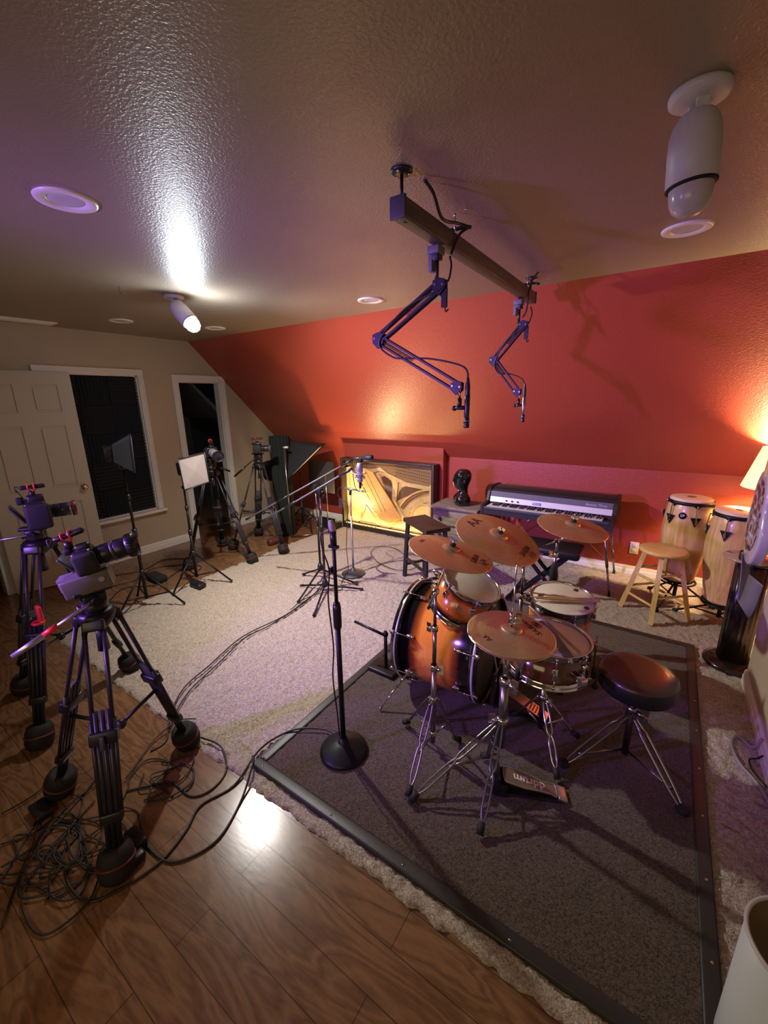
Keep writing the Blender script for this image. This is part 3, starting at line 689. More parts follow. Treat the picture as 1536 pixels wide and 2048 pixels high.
# pedal: runs from the stand towards the drummer
pd = V((.92, .40, 0)).normalized(); pa = V((-.41, 1.475, GR)); PF = Matrix((pd, V((-pd.y, pd.x, 0)), V((0, 0, 1)))).transposed().to_4x4(); PF.translation = pa
T.part('pedal_frame', MB(PF).rbox((-.02, 0, .05), (.035, .105, .09), .006).rbox((.12, 0, .006), (.27, .085, .010), .003).box((.0, .045, .03), (.05, .008, .06)).box((.0, -.045, .03), (.05, .008, .06)), black)
pm = mat('footboard_metal', (.20, .18, .14), .45, .5)
FBm = PF @ Matrix.Translation((.015, 0, .068)) @ Matrix.Rotation(.24, 4, 'Y')
prof_ = [(0, .034), (.04, .040), (.09, .040), (.15, .030), (.20, .026), (.225, .030)]
fb = T.part('footboard', MB(FBm).prism([(x, y) for x, y in prof_]+[(x, -y) for x, y in prof_[::-1]], 0, .007), pm)
rim = [(x, y, .008) for x, y in prof_]+[(x, -y, .008) for x, y in prof_[::-1]]
T.part('footboard_rim', MB(FBm).path(rim, .0022, 6, 3, True), silver, fb)
T.part('logo', text_mb('ddrum', .052, FBm @ Matrix.Translation((.11, 0, .0075)) @ Matrix.Rotation(PI, 4, 'Z'), None, .0014, bold=.0012), plate, fb)
T.part('heel_plate', MB(FBm).rbox((.252, 0, .0), (.038, .070, .014), .003), silver)

# ------------------------------------------------------------------ drums
def lug(T, F, R, z0, z1, ang, par, hoopz, mt=None, outside=.012):
    mt = mt or chrome
    ca, sa = math.cos(ang), math.sin(ang); P = lambda r, z: F @ V((r*ca, r*sa, z))
    m = MB(); m.rbox((0, 0, 0), (abs(z1-z0), .022, .020), .006, frame(P(R+.009, (z0+z1)/2), F.to_3x3() @ V((ca, sa, 0)), F.to_3x3() @ V((0, 0, 1))))
    o = T.part('lug', m, mt)
    for hz in hoopz:
        zz = z0 if abs(hz-z0) < abs(hz-z1) else z1
        T.part('tension_rod', MB().tube(P(R+outside, zz), P(R+outside, hz), .0032, n=8).tube(P(R+outside, hz-.005), P(R+outside, hz+.008), .006, n=8), mt, o)

def drum(name, label, c, n, R, D, shellm, nl, headt, hoopm=chrome, rot=0, logo=None, x=None, cat='drum', bottom=True, dots=False, lugmid=False):
    """c = centre of the upper head; the shell hangs D below it along -n"""
    F = frame(c, n, x) @ Matrix.Rotation(rot, 4, 'Z'); cen = F @ Matrix.Translation((0, 0, -D/2))
    T = Thing(name, label, cat, cen.translation)
    sh = MB(); sh.lathe([(R, -D/2+.006), (R, D/2-.006), (R-.006, D/2-.006), (R-.006, -D/2+.006), (R, -D/2+.006)], 64)
    o = sh.build('shell', shellm, T.o); o.matrix_local = Matrix.Translation(-T.loc) @ cen
    T.part('batter_head', MB(F).lathe([(0, -.002), (R-.004, -.002), (R+.002, -.006), (R+.003, -.016)], 64), headt)
    def hoop(z, s): return [(R+.006, z-s*.020), (R+.009, z-s*.018), (R+.008, z-s*.002), (R+.011, z+s*.008), (R+.013, z+s*.010), (R+.010, z+s*.012), (R+.004, z+s*.006), (R+.003, z-s*.014), (R+.006, z-s*.020)]
    T.part('hoop', MB(F).lathe(hoop(0, 1), 72), hoopm)
    if bottom:
        T.part('hoop', MB(F).lathe(hoop(-D, -1), 72), hoopm)
        T.part('resonant_head', MB(F).lathe([(0, -D+.002), (R-.004, -D+.002), (R+.003, -D+.014)], 48), headt)
    for k in range(nl):
        a = 2*PI*(k+.5)/nl
        if lugmid: lug(T, F, R, -D*.5+.03, -D*.5-.03, a, None, (-.006, -D+.006), hoopm)
        else:
            lug(T, F, R, -.045, -.085, a, None, (-.006,), hoopm)
            if bottom and D > .2: lug(T, F, R, -D+.085, -D+.045, a, None, (-D+.006,), hoopm)
    return T, F, cen

tomshell = burst_mat('tom_burst', .10, (.62, .20, .022), (.30, .06, .01), .55)
floorshell = burst_mat('floor_tom_burst', .16, (.46, .13, .018), (.18, .04, .01), .55)
snareshell = burst_mat('snare_shell', .10, (.10, .032, .012), (.06, .018, .008), .8)
bassshell = burst_mat('bass_burst', .21, (.70, .24, .03), (.30, .07, .012), .52)
T, F, cen = drum('rack_tom', 'small orange sunburst tom mounted on top of the bass drum', (-.760, 1.935, .757), (.423, -.021, .906), .150, .200, tomshell, 6, headm, x=(.83, .56, 0))
T.part('logo', text_mb('REMO', .020, F @ Matrix.Translation((-.10, -.052, -.0012)) @ Matrix.Rotation(-PI/2, 4, 'Z'), None, .0004), ink)
m = MB(); q = F @ V((.0, -.162, -.10)); 
T.part('badge', MB().tube(F @ V((-.06, -.137, -.085)), F @ V((-.061, -.141, -.085)), .012), silver)
T.part('vent', MB().sphere(F @ V((-.10, -.115, -.13)), .006), brass)
# bracket and post down to the bass drum
m = MB(); pp = F @ V((-.02, .0, -.22)); m.tube(F @ V((-.12, .10, -.09)), F @ V((-.17, .13, -.09)), .012); m.tube(F @ V((-.17, .13, -.09)), (-.93, 2.04, .60), .010); T.part('mount_arm', m, chrome)

T, F, cen = drum('floor_tom', 'sunburst floor tom on three legs with two sticks lying on its head', (-.394, 2.467, .53), (.059, -.10, .993), .175, .33, floorshell, 6, headm, x=(.83, .56, 0))
for a in (-1.25, -.18, 2.2):
    f = V((-.394+.20*math.cos(a+.0), 2.467+.20*math.sin(a), 0)); f.x += .02*math.cos(a)
    m = MB(); m.path([(f.x, f.y, .36), (f.x, f.y, .16), (f.x+.02*math.cos(a), f.y+.02*math.sin(a), .10), (f.x+.02*math.cos(a), f.y+.02*math.sin(a), GR+.02)], .005, 8, 4); lg = T.part('leg', m, dullchrome)
    T.part('rubber_foot', MB().lathe([(0, 0), (.017, 0), (.016, .012), (.008, .032), (0, .034)], 14, Matrix.Translation((f.x+.02*math.cos(a), f.y+.02*math.sin(a), GR-.008))), rubber, lg)
    T.part('leg_bracket', MB().rbox((f.x-.012*math.cos(a), f.y-.012*math.sin(a), .30), (.03, .03, .045), .006), chrome)
for lx, ly in ((-.12, .03), (.10, -.105), (.12, .085)):
    T.part('damper_gel', MB(F).lathe([(0, .0), (.016, 0), (.014, .003), (0, .0035)], 16, Matrix.Translation((lx, ly, -.001))), ink)
T.part('logo', text_mb('H', .035, F @ Matrix.Translation((-.095, .045, -.0012)) @ Matrix.Rotation(1.8, 4, 'Z'), None, .0004), ink)
FT = F
stickw = wood('hickory', (.50, .33, .17), (.38, .24, .12), 0, 6, .45)
def stick(a, b, label, grp=None):
    a = V(a); b = V(b); L = (b-a).length; m = MB(frame(a, b-a))
    m.lathe([(0, 0), (.006, .002), (.0073, .008), (.0073, L*.72), (.0035, L*.95), (.0045, L*.965), (.0052, L*.982), (.003, L*.998), (0, L)], 14)
    single('drumstick', m, stickw, label, 'drumstick', grp)
P = lambda x, y, z: FT @ V((x, y, z))
stick(P(.200, -.050, .018), P(-.195, -.006, .018), 'wooden drumstick lying on the floor tom, the one reaching past its rim')
stick(P(.195, -.066, .018), P(-.17, -.024, .018), 'wooden drumstick lying on the floor tom, the nearer of the pair')

T, F, cen = drum('snare_drum', 'dark brown snare drum beside the hi-hat with a stick across its head', (-.335, 1.855, .61), (.02, .03, .999), .176, .150, snareshell, 8, headm, x=(.83, .56, 0), lugmid=True, rot=.2)
T.part('muffler_strip', MB(F).box((.025, -.01, .0006), (.044, .31, .002), Matrix.Rotation(-.22, 4, 'Z')), mat('grey_felt', (.16, .16, .15), .9))
m = MB(); m.rbox((0, 0, 0), (.03, .03, .10), .006, frame(F @ V((.02, -.195, -.08)), F.to_3x3() @ V((.1, -1, 0)), (0, 0, 1))); T.part('strainer', m, chrome)
SN = F
stick((-.185, 1.755, .634), (-.485, 2.055, .638), 'pale drumstick laid across the snare drum')
sx_, sy_ = -.335, 1.855
T = Thing('snare_stand', 'chrome snare stand with folding basket beneath the dark brown snare', 'snare stand', (sx_, sy_, GR))
T.part('tube', MB().tube((sx_, sy_, GR+.06), (sx_, sy_, .36), .013), dullchrome)
T.part('tilter', MB().tube((sx_, sy_, .33), (sx_, sy_, .40), .018).tube((sx_-.03, sy_, .385), (sx_+.03, sy_, .385), .014), chrome)
for a in (-2.0, .1, 2.2):
    dx, dy = math.cos(a), math.sin(a); ar = T.part('basket_arm', MB().path([(sx_+.02*dx, sy_+.02*dy, .40), (sx_+.10*dx, sy_+.10*dy, .435), (sx_+.195*dx, sy_+.195*dy, .445), (sx_+.202*dx, sy_+.202*dy, .50)], .006, 8, 3), chrome)
    T.part('rubber_grip', MB().tube((sx_+.203*dx, sy_+.203*dy, .455), (sx_+.203*dx, sy_+.203*dy, .51), .011), rubber, ar)
m = MB(); m.lathe([(.013, 0), (.02, .002), (.02, .026), (.013, .03)], 16, Matrix.Translation((sx_, sy_, .26))); wingnut(m, (sx_+.02, sy_-.01, .27), (1, -.5, 0), 1.5); T.part('leg_collar', m, chrome)
stand_legs(T, (sx_, sy_), ((-.20, 1.64), (-.17, 1.955), (-.50, 1.93)), .27, GR+.08, GR, chrome)

# bass drum, axis along X, front head to the left
BC = V((-1.10, 1.975, GR+.315)); BR = .280; BD = .42
F = frame(BC, (-.998, -.06, 0), (0, 0, 1))    # local z points to the audience (front)
cen = F @ Matrix.Translation((0, 0, -BD/2))
T = Thing('bass_drum', 'orange sunburst bass drum lying on its side with black hoops', 'bass drum', cen.translation-V((0, 0, .30)))
o = MB().lathe([(BR, -BD/2), (BR, BD/2), (BR-.008, BD/2), (BR-.008, -BD/2), (BR, -BD/2)], 96).build('shell', bassshell, T.o); o.matrix_local = Matrix.Translation(-T.loc) @ cen
hoopb = mat('gloss_black_lacquer', (.008, .008, .009), .14, coat=.6)
for z, s in ((0, 1), (-BD, -1)):
    h = T.part('hoop', MB(F).lathe([(BR+.006, z-s*.006), (BR+.018, z-s*.006), (BR+.019, z+s*.036), (BR+.006, z+s*.036), (BR+.004, z+s*.02), (BR+.006, z-s*.006)], 96), hoopb)
    T.part('inlay', MB(F).lathe([(BR+.0180, z+s*.006), (BR+.0202, z+s*.007), (BR+.0202, z+s*.016), (BR+.0188, z+s*.017)], 96), mat('pale_inlay', (.62, .60, .62), .25, .3), h)
T.part('front_head', MB(F).lathe([(0, .004), (BR+.004, .003), (BR+.005, -.01)], 72), mat('black_head', (.015, .015, .016), .35))
bh = T.part('batter_head', MB(F).lathe([(0, -BD-.004), (BR+.004, -BD-.003), (BR+.005, -BD+.01)], 72), mat('shaded_coated_head', (.20, .165, .12), .35))  # coated head; the shade it lies in is put into its grey-brown colour
for k in range(8):
    a = 2*PI*(k+.5)/8; ca, sa = math.cos(a), math.sin(a)
    for z, s in ((.0, 1), (-BD, -1)):
        P = lambda r, q: F @ V((r*ca, r*sa, q))
        m = MB(); m.rbox((0, 0, 0), (.042, .022, .020), .008, frame(P(BR+.010, z-s*.075), F.to_3x3() @ V((ca, sa, 0)), F.to_3x3() @ V((0, 0, 1)))); lo_ = T.part('lug', m, chrome)
        T.part('tension_rod', MB().tube(P(BR+.026, z-s*.06), P(BR+.026, z+s*.030), .0034, n=8), chrome, lo_)
        m = MB(); m.rbox((0, 0, 0), (.018, .026, .014), .004, frame(P(BR+.024, z+s*.030), F.to_3x3() @ V((ca, sa, 0)), F.to_3x3() @ V((0, 0, 1)))); m.tube(P(BR+.026, z+s*.03), P(BR+.026, z+s*.046), .006, n=8); T.part('claw', m, chrome)
for sy in (-1, 1):
    b0 = BC + V((.075, sy*.255, -.12)); fo = V((BC.x-.02, BC.y+sy*.40, GR+.008))
    m = MB(); m.rbox((0, 0, 0), (.05, .035, .03), .008, frame(b0, V((0, sy, -.45)))); m.tube(b0, b0.lerp(fo, .42), .009); m.tube(b0.lerp(fo, .4), fo, .0055); sp = T.part('spur', m, chrome)
    T.part('rubber_tip', MB().sphere(fo, .010), dullchrome, sp)
T.part('tom_post', MB().tube((-.93, 2.04, BC.z+BR-.01), (-.93, 2.04, .64), .011).lathe([(.03, 0), (.03, .012), (.012, .03)], 20, Matrix.Translation((-.93, 2.04, BC.z+BR-.014))), chrome)
# bass pedal
P0 = V((-.60, 1.985, GR)); T = Thing('bass_drum_pedal', 'black and steel bass drum pedal clamped at the drummer side of the bass drum', 'drum pedal', P0)
T.part('base_plate', MB().rbox(P0+V((.12, 0, .006)), (.34, .09, .012), .003), black)
m = MB(); m.box(P0+V((-.01, .05, .11)), (.02, .012, .20)); m.box(P0+V((-.01, -.05, .11)), (.02, .012, .20)); m.tube(P0+V((-.01, -.055, .20)), P0+V((-.01, .055, .20)), .007); T.part('posts', m, dullchrome)
Fp = Matrix.Translation(P0+V((.27, 0, .018))) @ Matrix.Rotation(PI, 4, 'Z') @ Matrix.Rotation(-.38, 4, 'Y')
fb = T.part('footboard', MB(Fp).prism([(0, -.035), (.24, -.04), (.26, 0), (.24, .04), (0, .035)], 0, .008), dullchrome)
m = MB(Fp)
for k in range(6): m.box((.03+k*.016, 0, .009), (.006, .055, .003))
T.part('tread', m, black, fb)
T.part('beater', MB().tube(P0+V((-.01, 0, .20)), P0+V((-.05, 0, .40)), .004).sphere(P0+V((-.055, 0, .41)), .025), headm)
# small stand in front of the bass drum
kx, ky = -1.30, 1.90
T = Thing('bass_drum_microphone_stand', 'low black microphone stand at the front of the bass drum', 'microphone stand', (kx, ky, GC))
T.part('base', MB().rbox((kx, ky, GR+.004), (.20, .15, .028), .012), blackmetal)
T.part('pole', MB().tube((kx, ky, GR), (kx, ky, .30), .011), blackmetal)
T.part('boom', MB().tube((kx+.02, ky-.01, .275), (kx-.22, ky-.03, .315), .009).sphere((kx, ky, .28), .018), blackmetal)

# drum throne
tx, ty_ = .034, 1.955
T = Thing('drum_throne', 'round brown-black drum throne on a chrome tripod at the right of the rug', 'drum throne', (tx, ty_, GR))
vin = mat('dark_brown_vinyl', (.060, .024, .012), .30, coat=.25, bump=(60, .08, .002))
T.part('seat', MB().lathe([(0, .519), (.095, .518), (.138, .513), (.155, .502), (.1575, .492)], 64, Matrix.Translation((tx, ty_, 0))), vin)
T.part('seat_side', MB().lathe([(.1575, .494), (.160, .487), (.1595, .435), (.152, .422), (.14, .418), (0, .418)], 64, Matrix.Translation((tx, ty_, 0))), mat('black_vinyl', (.010, .009, .009), .45))
T.part('post', MB().tube((tx, ty_, GR+.02), (tx, ty_, .42), .015), dullchrome)
m = MB(); m.lathe([(.014, 0), (.024, .002), (.024, .034), (.014, .038)], 20, Matrix.Translation((tx, ty_, .285))); wingnut(m, (tx+.024, ty_-.01, .30), (1, -.3, 0), 1.9); T.part('collar', m, dullchrome)
for fx, fy in ((-.19, 1.745), (.255, 1.77), (.03, 2.21)):
    d = V((fx-tx, fy-ty_, 0)).normalized(); s = V((-d.y, d.x, 0)); f = V((fx, fy, GR+.018)); top = V((tx, ty_, .275))+d*.02
    m = MB()
    for sg in (-1, 1): m.path([top+s*.008*sg, top.lerp(f, .15)+s*.010*sg, top.lerp(f, .25)+s*.017*sg, top.lerp(f, .8)+s*.015*sg, f+s*.006*sg], .006, 8, 3)
    lg = T.part('leg', m, dullchrome); T.part('brace', MB().tube(V((tx, ty_, GR+.045))+d*.012, top.lerp(f, .80), .0055), dullchrome, lg)
    T.part('rubber_foot', MB().sphere(f+d*.006, .024, (1.15, 1.15, .75)), rubber, lg)
# ------------------------------------------------------------------ microphone stands
def round_base(T, x, y, g, R, h, mt=blackmetal):
    pr = [(0, 0), (R*.97, 0), (R, .006), (R*.985, .014)]
    for k in range(1, 7): pr += [(R*(1-.13*k)+.002, .014+h*(1-(1-k/7)**1.6)-.001), (R*(1-.13*k), .014+h*(1-(1-k/7)**1.6))]
    pr += [(.024, h+.014), (.018, h+.04), (0, h+.04)]
    T.part('base', MB().lathe(pr, 56, Matrix.Translation((x, y, g))), mt)

x, y = -1.115, 1.25
T = Thing('microphone_stand', 'tall black microphone stand with domed round base on the dark rug', 'microphone stand', (x, y, GR))
round_base(T, x, y, GR-.006, .118, .045)
T.part('lower_tube', MB().tube((x, y, GR+.05), (x, y, .76), .0125), blackmetal)
T.part('clutch', MB().lathe([(0, 0), (.016, 0), (.019, .01), (.019, .10), (.015, .125), (.0, .125)], 20, Matrix.Translation((x, y, .71))), black)
T.part('upper_tube', MB().tube((x, y, .80), (x, y, 1.155), .0085), blackmetal)
m = MB(); m.tube((x, y, 1.10), (x, y, 1.17), .014); m.box((x, y, 1.10), (.045, .02, .012)); m.tube((x-.01, y, 1.03-.04), (x-.025, y, 1.03-.04), .014); T.part('clamp', m, black)
o_ = MB(); Fm = frame((x-.004, y, 1.185), (-.15, -.1, 1)); o_.lathe([(0, -.03), (.013, -.028), (.014, .01), (.010, .03), (0, .032)], 16, Fm)
single('clip_microphone', o_, mat('pale_grey_plastic', (.42, .38, .38), .45), 'small pale microphone clipped on top of the tall black stand', 'microphone')
m = MB(); m.path([(x-.01, y-.01, 1.17), (x-.05, y-.02, 1.15), (x-.045, y-.02, 1.08), (x-.02, y-.015, .99), (x-.03, y-.02, .85), (x-.018, y-.016, .62), (x-.028, y-.02, .45), (x-.018, y-.014, .25), (x-.015, y-.01, .12)], .0035, 8)
single('microphone_cable', m, cable, 'thin black cable hanging down the tall black microphone stand', 'cable')

def boom_stand(label, x, y, feet, top, boom, g=GC, up=0):
    T = Thing('boom_microphone_stand', label, 'microphone stand', (x, y, g))
    T.part('hub', MB().lathe([(0, 0), (.018, 0), (.030, .012), (.028, .045), (.018, .075), (0, .08)], 20, Matrix.Translation((x, y, g+.035+up))), black)
    for fx, fy in feet:
        f = V((fx, fy, g+.012)); lg = T.part('leg', MB().tube((x, y, g+.055+up), f, .0095, .008), blackmetal)
        d = (f-V((x, y, g+.055))).normalized(); T.part('rubber_foot', MB().tube(f-d*.03, f, .0115), rubber, lg)
    T.part('lower_tube', MB().tube((x, y, g+.08), (x, y, top*.62), .011), blackmetal)
    T.part('clutch', MB().tube((x, y, top*.60), (x, y, top*.60+.07), .016), black)
    T.part('upper_tube', MB().tube((x, y, top*.62), (x, y, top-.02), .0085), dullchrome)
    T.part('pivot', MB().tube((x, y-.022, top), (x, y+.022, top), .019).tube((x, y, top-.06), (x, y, top), .013).rbox((x+.02, y+.01, top-.05), (.04, .02, .03), .006), black)
    a, b = V(boom[0]), V(boom[1]); T.part('boom', MB().tube(a, b, .0070), greymetal)
    d = (b-a).normalized(); T.part('boom_sleeve', MB().tube(a.lerp(b, .30), a.lerp(b, .42), .011), black); T.part('boom_grip', MB().tube(b-d*.14, b, .0115), black)
    T.part('counterweight', MB().tube(a-d*.005, a+d*.05, .011), rubber)
    return T
boom_stand('black tripod boom stand holding the large silver condenser microphone', -2.42, 2.57, ((-2.67, 2.50), (-2.17, 2.15), (-2.12, 2.75)), .955, ((-3.10, 2.475, .60), (-2.005, 2.505, 1.185)))
boom_stand('black tripod boom stand just behind, reaching over the piano frame', -2.64, 2.75, ((-2.84, 2.70), (-2.45, 2.25), (-2.23, 2.81)), .935, ((-3.45, 2.56, .545), (-2.42, 3.05, 1.165)), up=.045)
# large condenser in a shock mount
c = V((-1.925, 2.50, 1.165)); T = Thing('condenser_microphone', 'large silver condenser microphone in a spidery shock mount in front of the piano frame', 'microphone', c-V((0, 0, .08)))
pale = mat('pale_satin_metal', (.55, .55, .68), .35, .6)
T.part('body', MB().lathe([(0, -.075), (.020, -.075), (.022, -.07), (.022, 0), (.025, .004), (.0, .006)], 28, Matrix.Translation(c)), pale)
T.part('grille', MB().lathe([(.023, .004), (.025, .006), (.025, .052), (.019, .070), (0, .075)], 28, Matrix.Translation(c)), mat('mic_grille', (.40, .40, .50), .4, .7, bump=(400, .8, .002)))
for z, R in ((-.045, .040), (-.008, .048)): T.part('shock_ring', MB().torus(c+V((0, 0, z)), R, .003, 36, 6), pale)
for k in range(8):
    a = k*PI/4; T.part('shock_band', MB().tube(c+V((.040*math.cos(a), .040*math.sin(a), -.045)), c+V((.022*math.cos(a+.5), .022*math.sin(a+.5), -.02)), .0018, n=6), rubber)
m = MB()
for a in (2.6, 3.6): m.path([c+V((.048*math.cos(a), .048*math.sin(a), -.008)), c+V((.07*math.cos(a), .05*math.sin(a), .0)), c+V((-.085, .005, .015))], .003, 6)
T.part('mount_arm', m, pale)
T.part('connector', MB().tube(c-V((0, 0, .075)), c-V((0, 0, .125)), .010), black)
m = MB(); m.path([c-V((0, 0, .12)), c+V((-.015, 0, -.155)), c+V((-.05, 0, -.12)), c+V((-.068, .003, -.04)), c+V((-.08, .005, .01)), c+V((-.20, .0, -.03)), (-2.3, 2.515, 1.02), (-2.40, 2.55, .96), (-2.41, 2.54, .6), (-2.40, 2.55, .2), (-2.41, 2.55, .06)], .0033, 6)
single('microphone_cable', m, cable, 'black cable looping below the silver condenser microphone and down its stand', 'cable')
a = V((-2.45, 3.06, 1.165)); b = V((-2.18, 3.03, 1.20)); F = frame(a, b-a); L = (b-a).length
T = Thing('long_microphone', 'long black microphone at the end of the boom above the piano frame', 'microphone', a)
T.part('body', MB(F).lathe([(0, 0), (.012, .002), (.015, .02), (.017, L*.55), (.0, L*.56)], 24), black)
T.part('head', MB(F).lathe([(.017, L*.55), (.026, L*.62), (.028, L*.80), (.024, L*.97), (0, L)], 24), mat('dark_grille', (.03, .03, .035), .5, .5, bump=(300, .8, .002)))
T.part('clip', MB().rbox((-2.33, 3.045, 1.165), (.03, .035, .05), .006), black)

x, y = -2.43, 3.00
T = Thing('microphone_stand', 'thin chrome microphone stand with round base on the cream carpet', 'microphone stand', (x, y, GC))
round_base(T, x, y, GC-.004, .118, .03, darkgrey)
T.part('tube', MB().tube((x, y, GC+.03), (x, y, .62), .010).tube((x, y, .62), (x, y, .86), .0075), silver)
T.part('clip', MB().tube((x, y, .83), (x, y, .885), .013).rbox((x, y, .885), (.05, .02, .025), .005), black)
m = MB(); m.tube((x-.06, y, .888), (x+.06, y-.01, .888), .0105).tube((x+.06, y-.01, .888), (x+.17, y-.02, .886), .010, .009); single('pencil_microphone', m, silver, 'silver pencil microphone lying level on the thin chrome stand', 'microphone')
m = MB(); m.path([(x-.06, y, .888), (x-.13, y, .885), (x-.16, y, .83), (x-.12, y, .77), (x-.03, y-.01, .72), (x-.05, y-.01, .5), (x-.06, y-.02, .3), (x-.04, y-.03, .12), (x-.03, y-.05, .06), (x-.02, y-.12, GC+.01)], .0035, 8)
single('microphone_cable', m, cable, 'thin black cable drooping beside the thin chrome microphone stand', 'cable')

# ------------------------------------------------------------------ camera tripods
lavmetal = mat('anodised_tube', (.035, .032, .042), .38, .4)
def tripod(label, ctr, feet, bowl, handle, g=GF, spread=.30, covers=True, tube=lavmetal, midz=None, hl=None, hs_=1.0):
    cx, cy = ctr; T = Thing('tripod', label, 'tripod', (cx, cy, g))
    T.part('bowl', MB().lathe([(0, -.06), (.03, -.06), (.045, -.045), (.062, -.02), (.066, .0), (.062, .012), (.05, .02), (0, .02)], 28, Matrix.Translation((cx, cy, bowl))), blackmetal)
    T.part('bowl_handle', MB().tube((cx, cy, bowl-.16), (cx, cy, bowl-.05), .022, .016), black)
    for i, (fx, fy) in enumerate(feet):
        d = V((fx-cx, fy-cy, 0)).normalized(); s = V((-d.y, d.x, 0))
        top = V((cx, cy, bowl-.022)) + d*.062; f = V((fx, fy, g+.045)); ax = (f-top)
        P = lambda t, o=0: top + ax*t + s*o
        T.part('shoulder', MB().rbox((0, 0, 0), (.075, .03, .045), .008, frame(P(.0), ax, s)), black)
        m = MB()
        for o in (-.032, .032): m.tube(P(.02, o), P(.50, o), .0085, n=10)
        lg = T.part('leg', m, tube)
        m = MB()
        for o in (-.022, 0, .022): m.tube(P(.36, o), P(.97, o*.8), .0095, n=10)
        for o in (-.042, .042): m.tube(P(.40, o*.9), P(.80, o*.75), .008, n=10)
        T.part('lower_leg', m, tube, lg)
        T.part('clamp', MB().rbox((0, 0, 0), (.095, .040, .05), .008, frame(P(.47), ax, s)), black, lg)
        T.part('clamp', MB().rbox((0, 0, 0), (.075, .036, .04), .008, frame(P(.80), ax, s)), black, lg)
        T.part('lever', MB().rbox((0, 0, 0), (.05, .014, .016), .004, frame(P(.475)+d*.03, s, ax)), darkgrey, lg)
        if covers:
            F = frame(P(1.03), -ax); r = .060
            T.part('foot_cover', MB(F).lathe([(0, -.02), (.040, -.018), (.056, -.004), (.062, .02), (.060, .075), (.050, .10), (.035, .105), (.0, .09)], 20), rubber, lg)
            T.part('cover_band', MB(F).torus((0, 0, .05), .0605, .005, 28, 6), mat('dark_red_band', (.12, .015, .015), .6), lg)
        else: T.part('foot_cover', MB().sphere(P(.99), .022), rubber, lg)
    # mid spreader
    zt = .55 if midz is None else midz; m = MB(); hub = V((cx, cy, g+(bowl-g)*(1-zt)-.03))
    for fx, fy in feet:
        d = V((fx-cx, fy-cy, 0)).normalized(); top = V((cx, cy, bowl-.022)) + d*.062; q = top+(V((fx, fy, g+.045))-top)*zt; m.tube(hub, q, .008, n=8)
    m.sphere(hub, .022); T.part('spreader', m, black)
    # fluid head
    h = V((cx, cy, bowl+.02)); hd = V((handle[0]-cx, handle[1]-cy, 0)).normalized(); hs = V((-hd.y, hd.x, 0))
    m = MB(); m.lathe([(0, 0), (.042, 0), (.045, .008), (.045, .03), (.036, .04), (0, .04)], 28, Matrix.Translation(h)); m.rbox((0, 0, 0), (.06, .085, .06*hs_), .012, frame(h+V((0, 0, .065*hs_)), (0, 0, 1), hs)); T.part('fluid_head', m, black)
    T.part('tilt_drum', MB().tube(h+V((0, 0, .06*hs_))-hs*.055, h+V((0, 0, .06*hs_))+hs*.055, .026*hs_, n=20), blackmetal)
    T.part('quick_plate', MB().rbox((0, 0, 0), (.13, .055, .016), .004, frame(h+V((0, 0, .105*hs_)), (0, 0, 1), hd)), black)
    T.part('level_knob', MB().tube(h+V((0, 0, .02))+hd*.04, h+V((0, 0, .02))+hd*.06, .012), dullchrome)
    a = h+V((0, 0, .06*hs_))+hs*.04+hd*.02; b = V(handle); L = (b-a)
    if hl != 'plain': hm = T.part('pan_handle', MB().tube(a, a+L*.62, .007).tube(a+L*.62, b, .0115, .0100), silver); T.part('red_grip_ring', MB().tube(a+L*.45, a+L*.62, .0115), red, hm)
    else: T.part('pan_handle', MB().tube(a, a+L*.55, .006).tube(a+L*.5, b, .013, .011), black)
    return T, bowl+.135

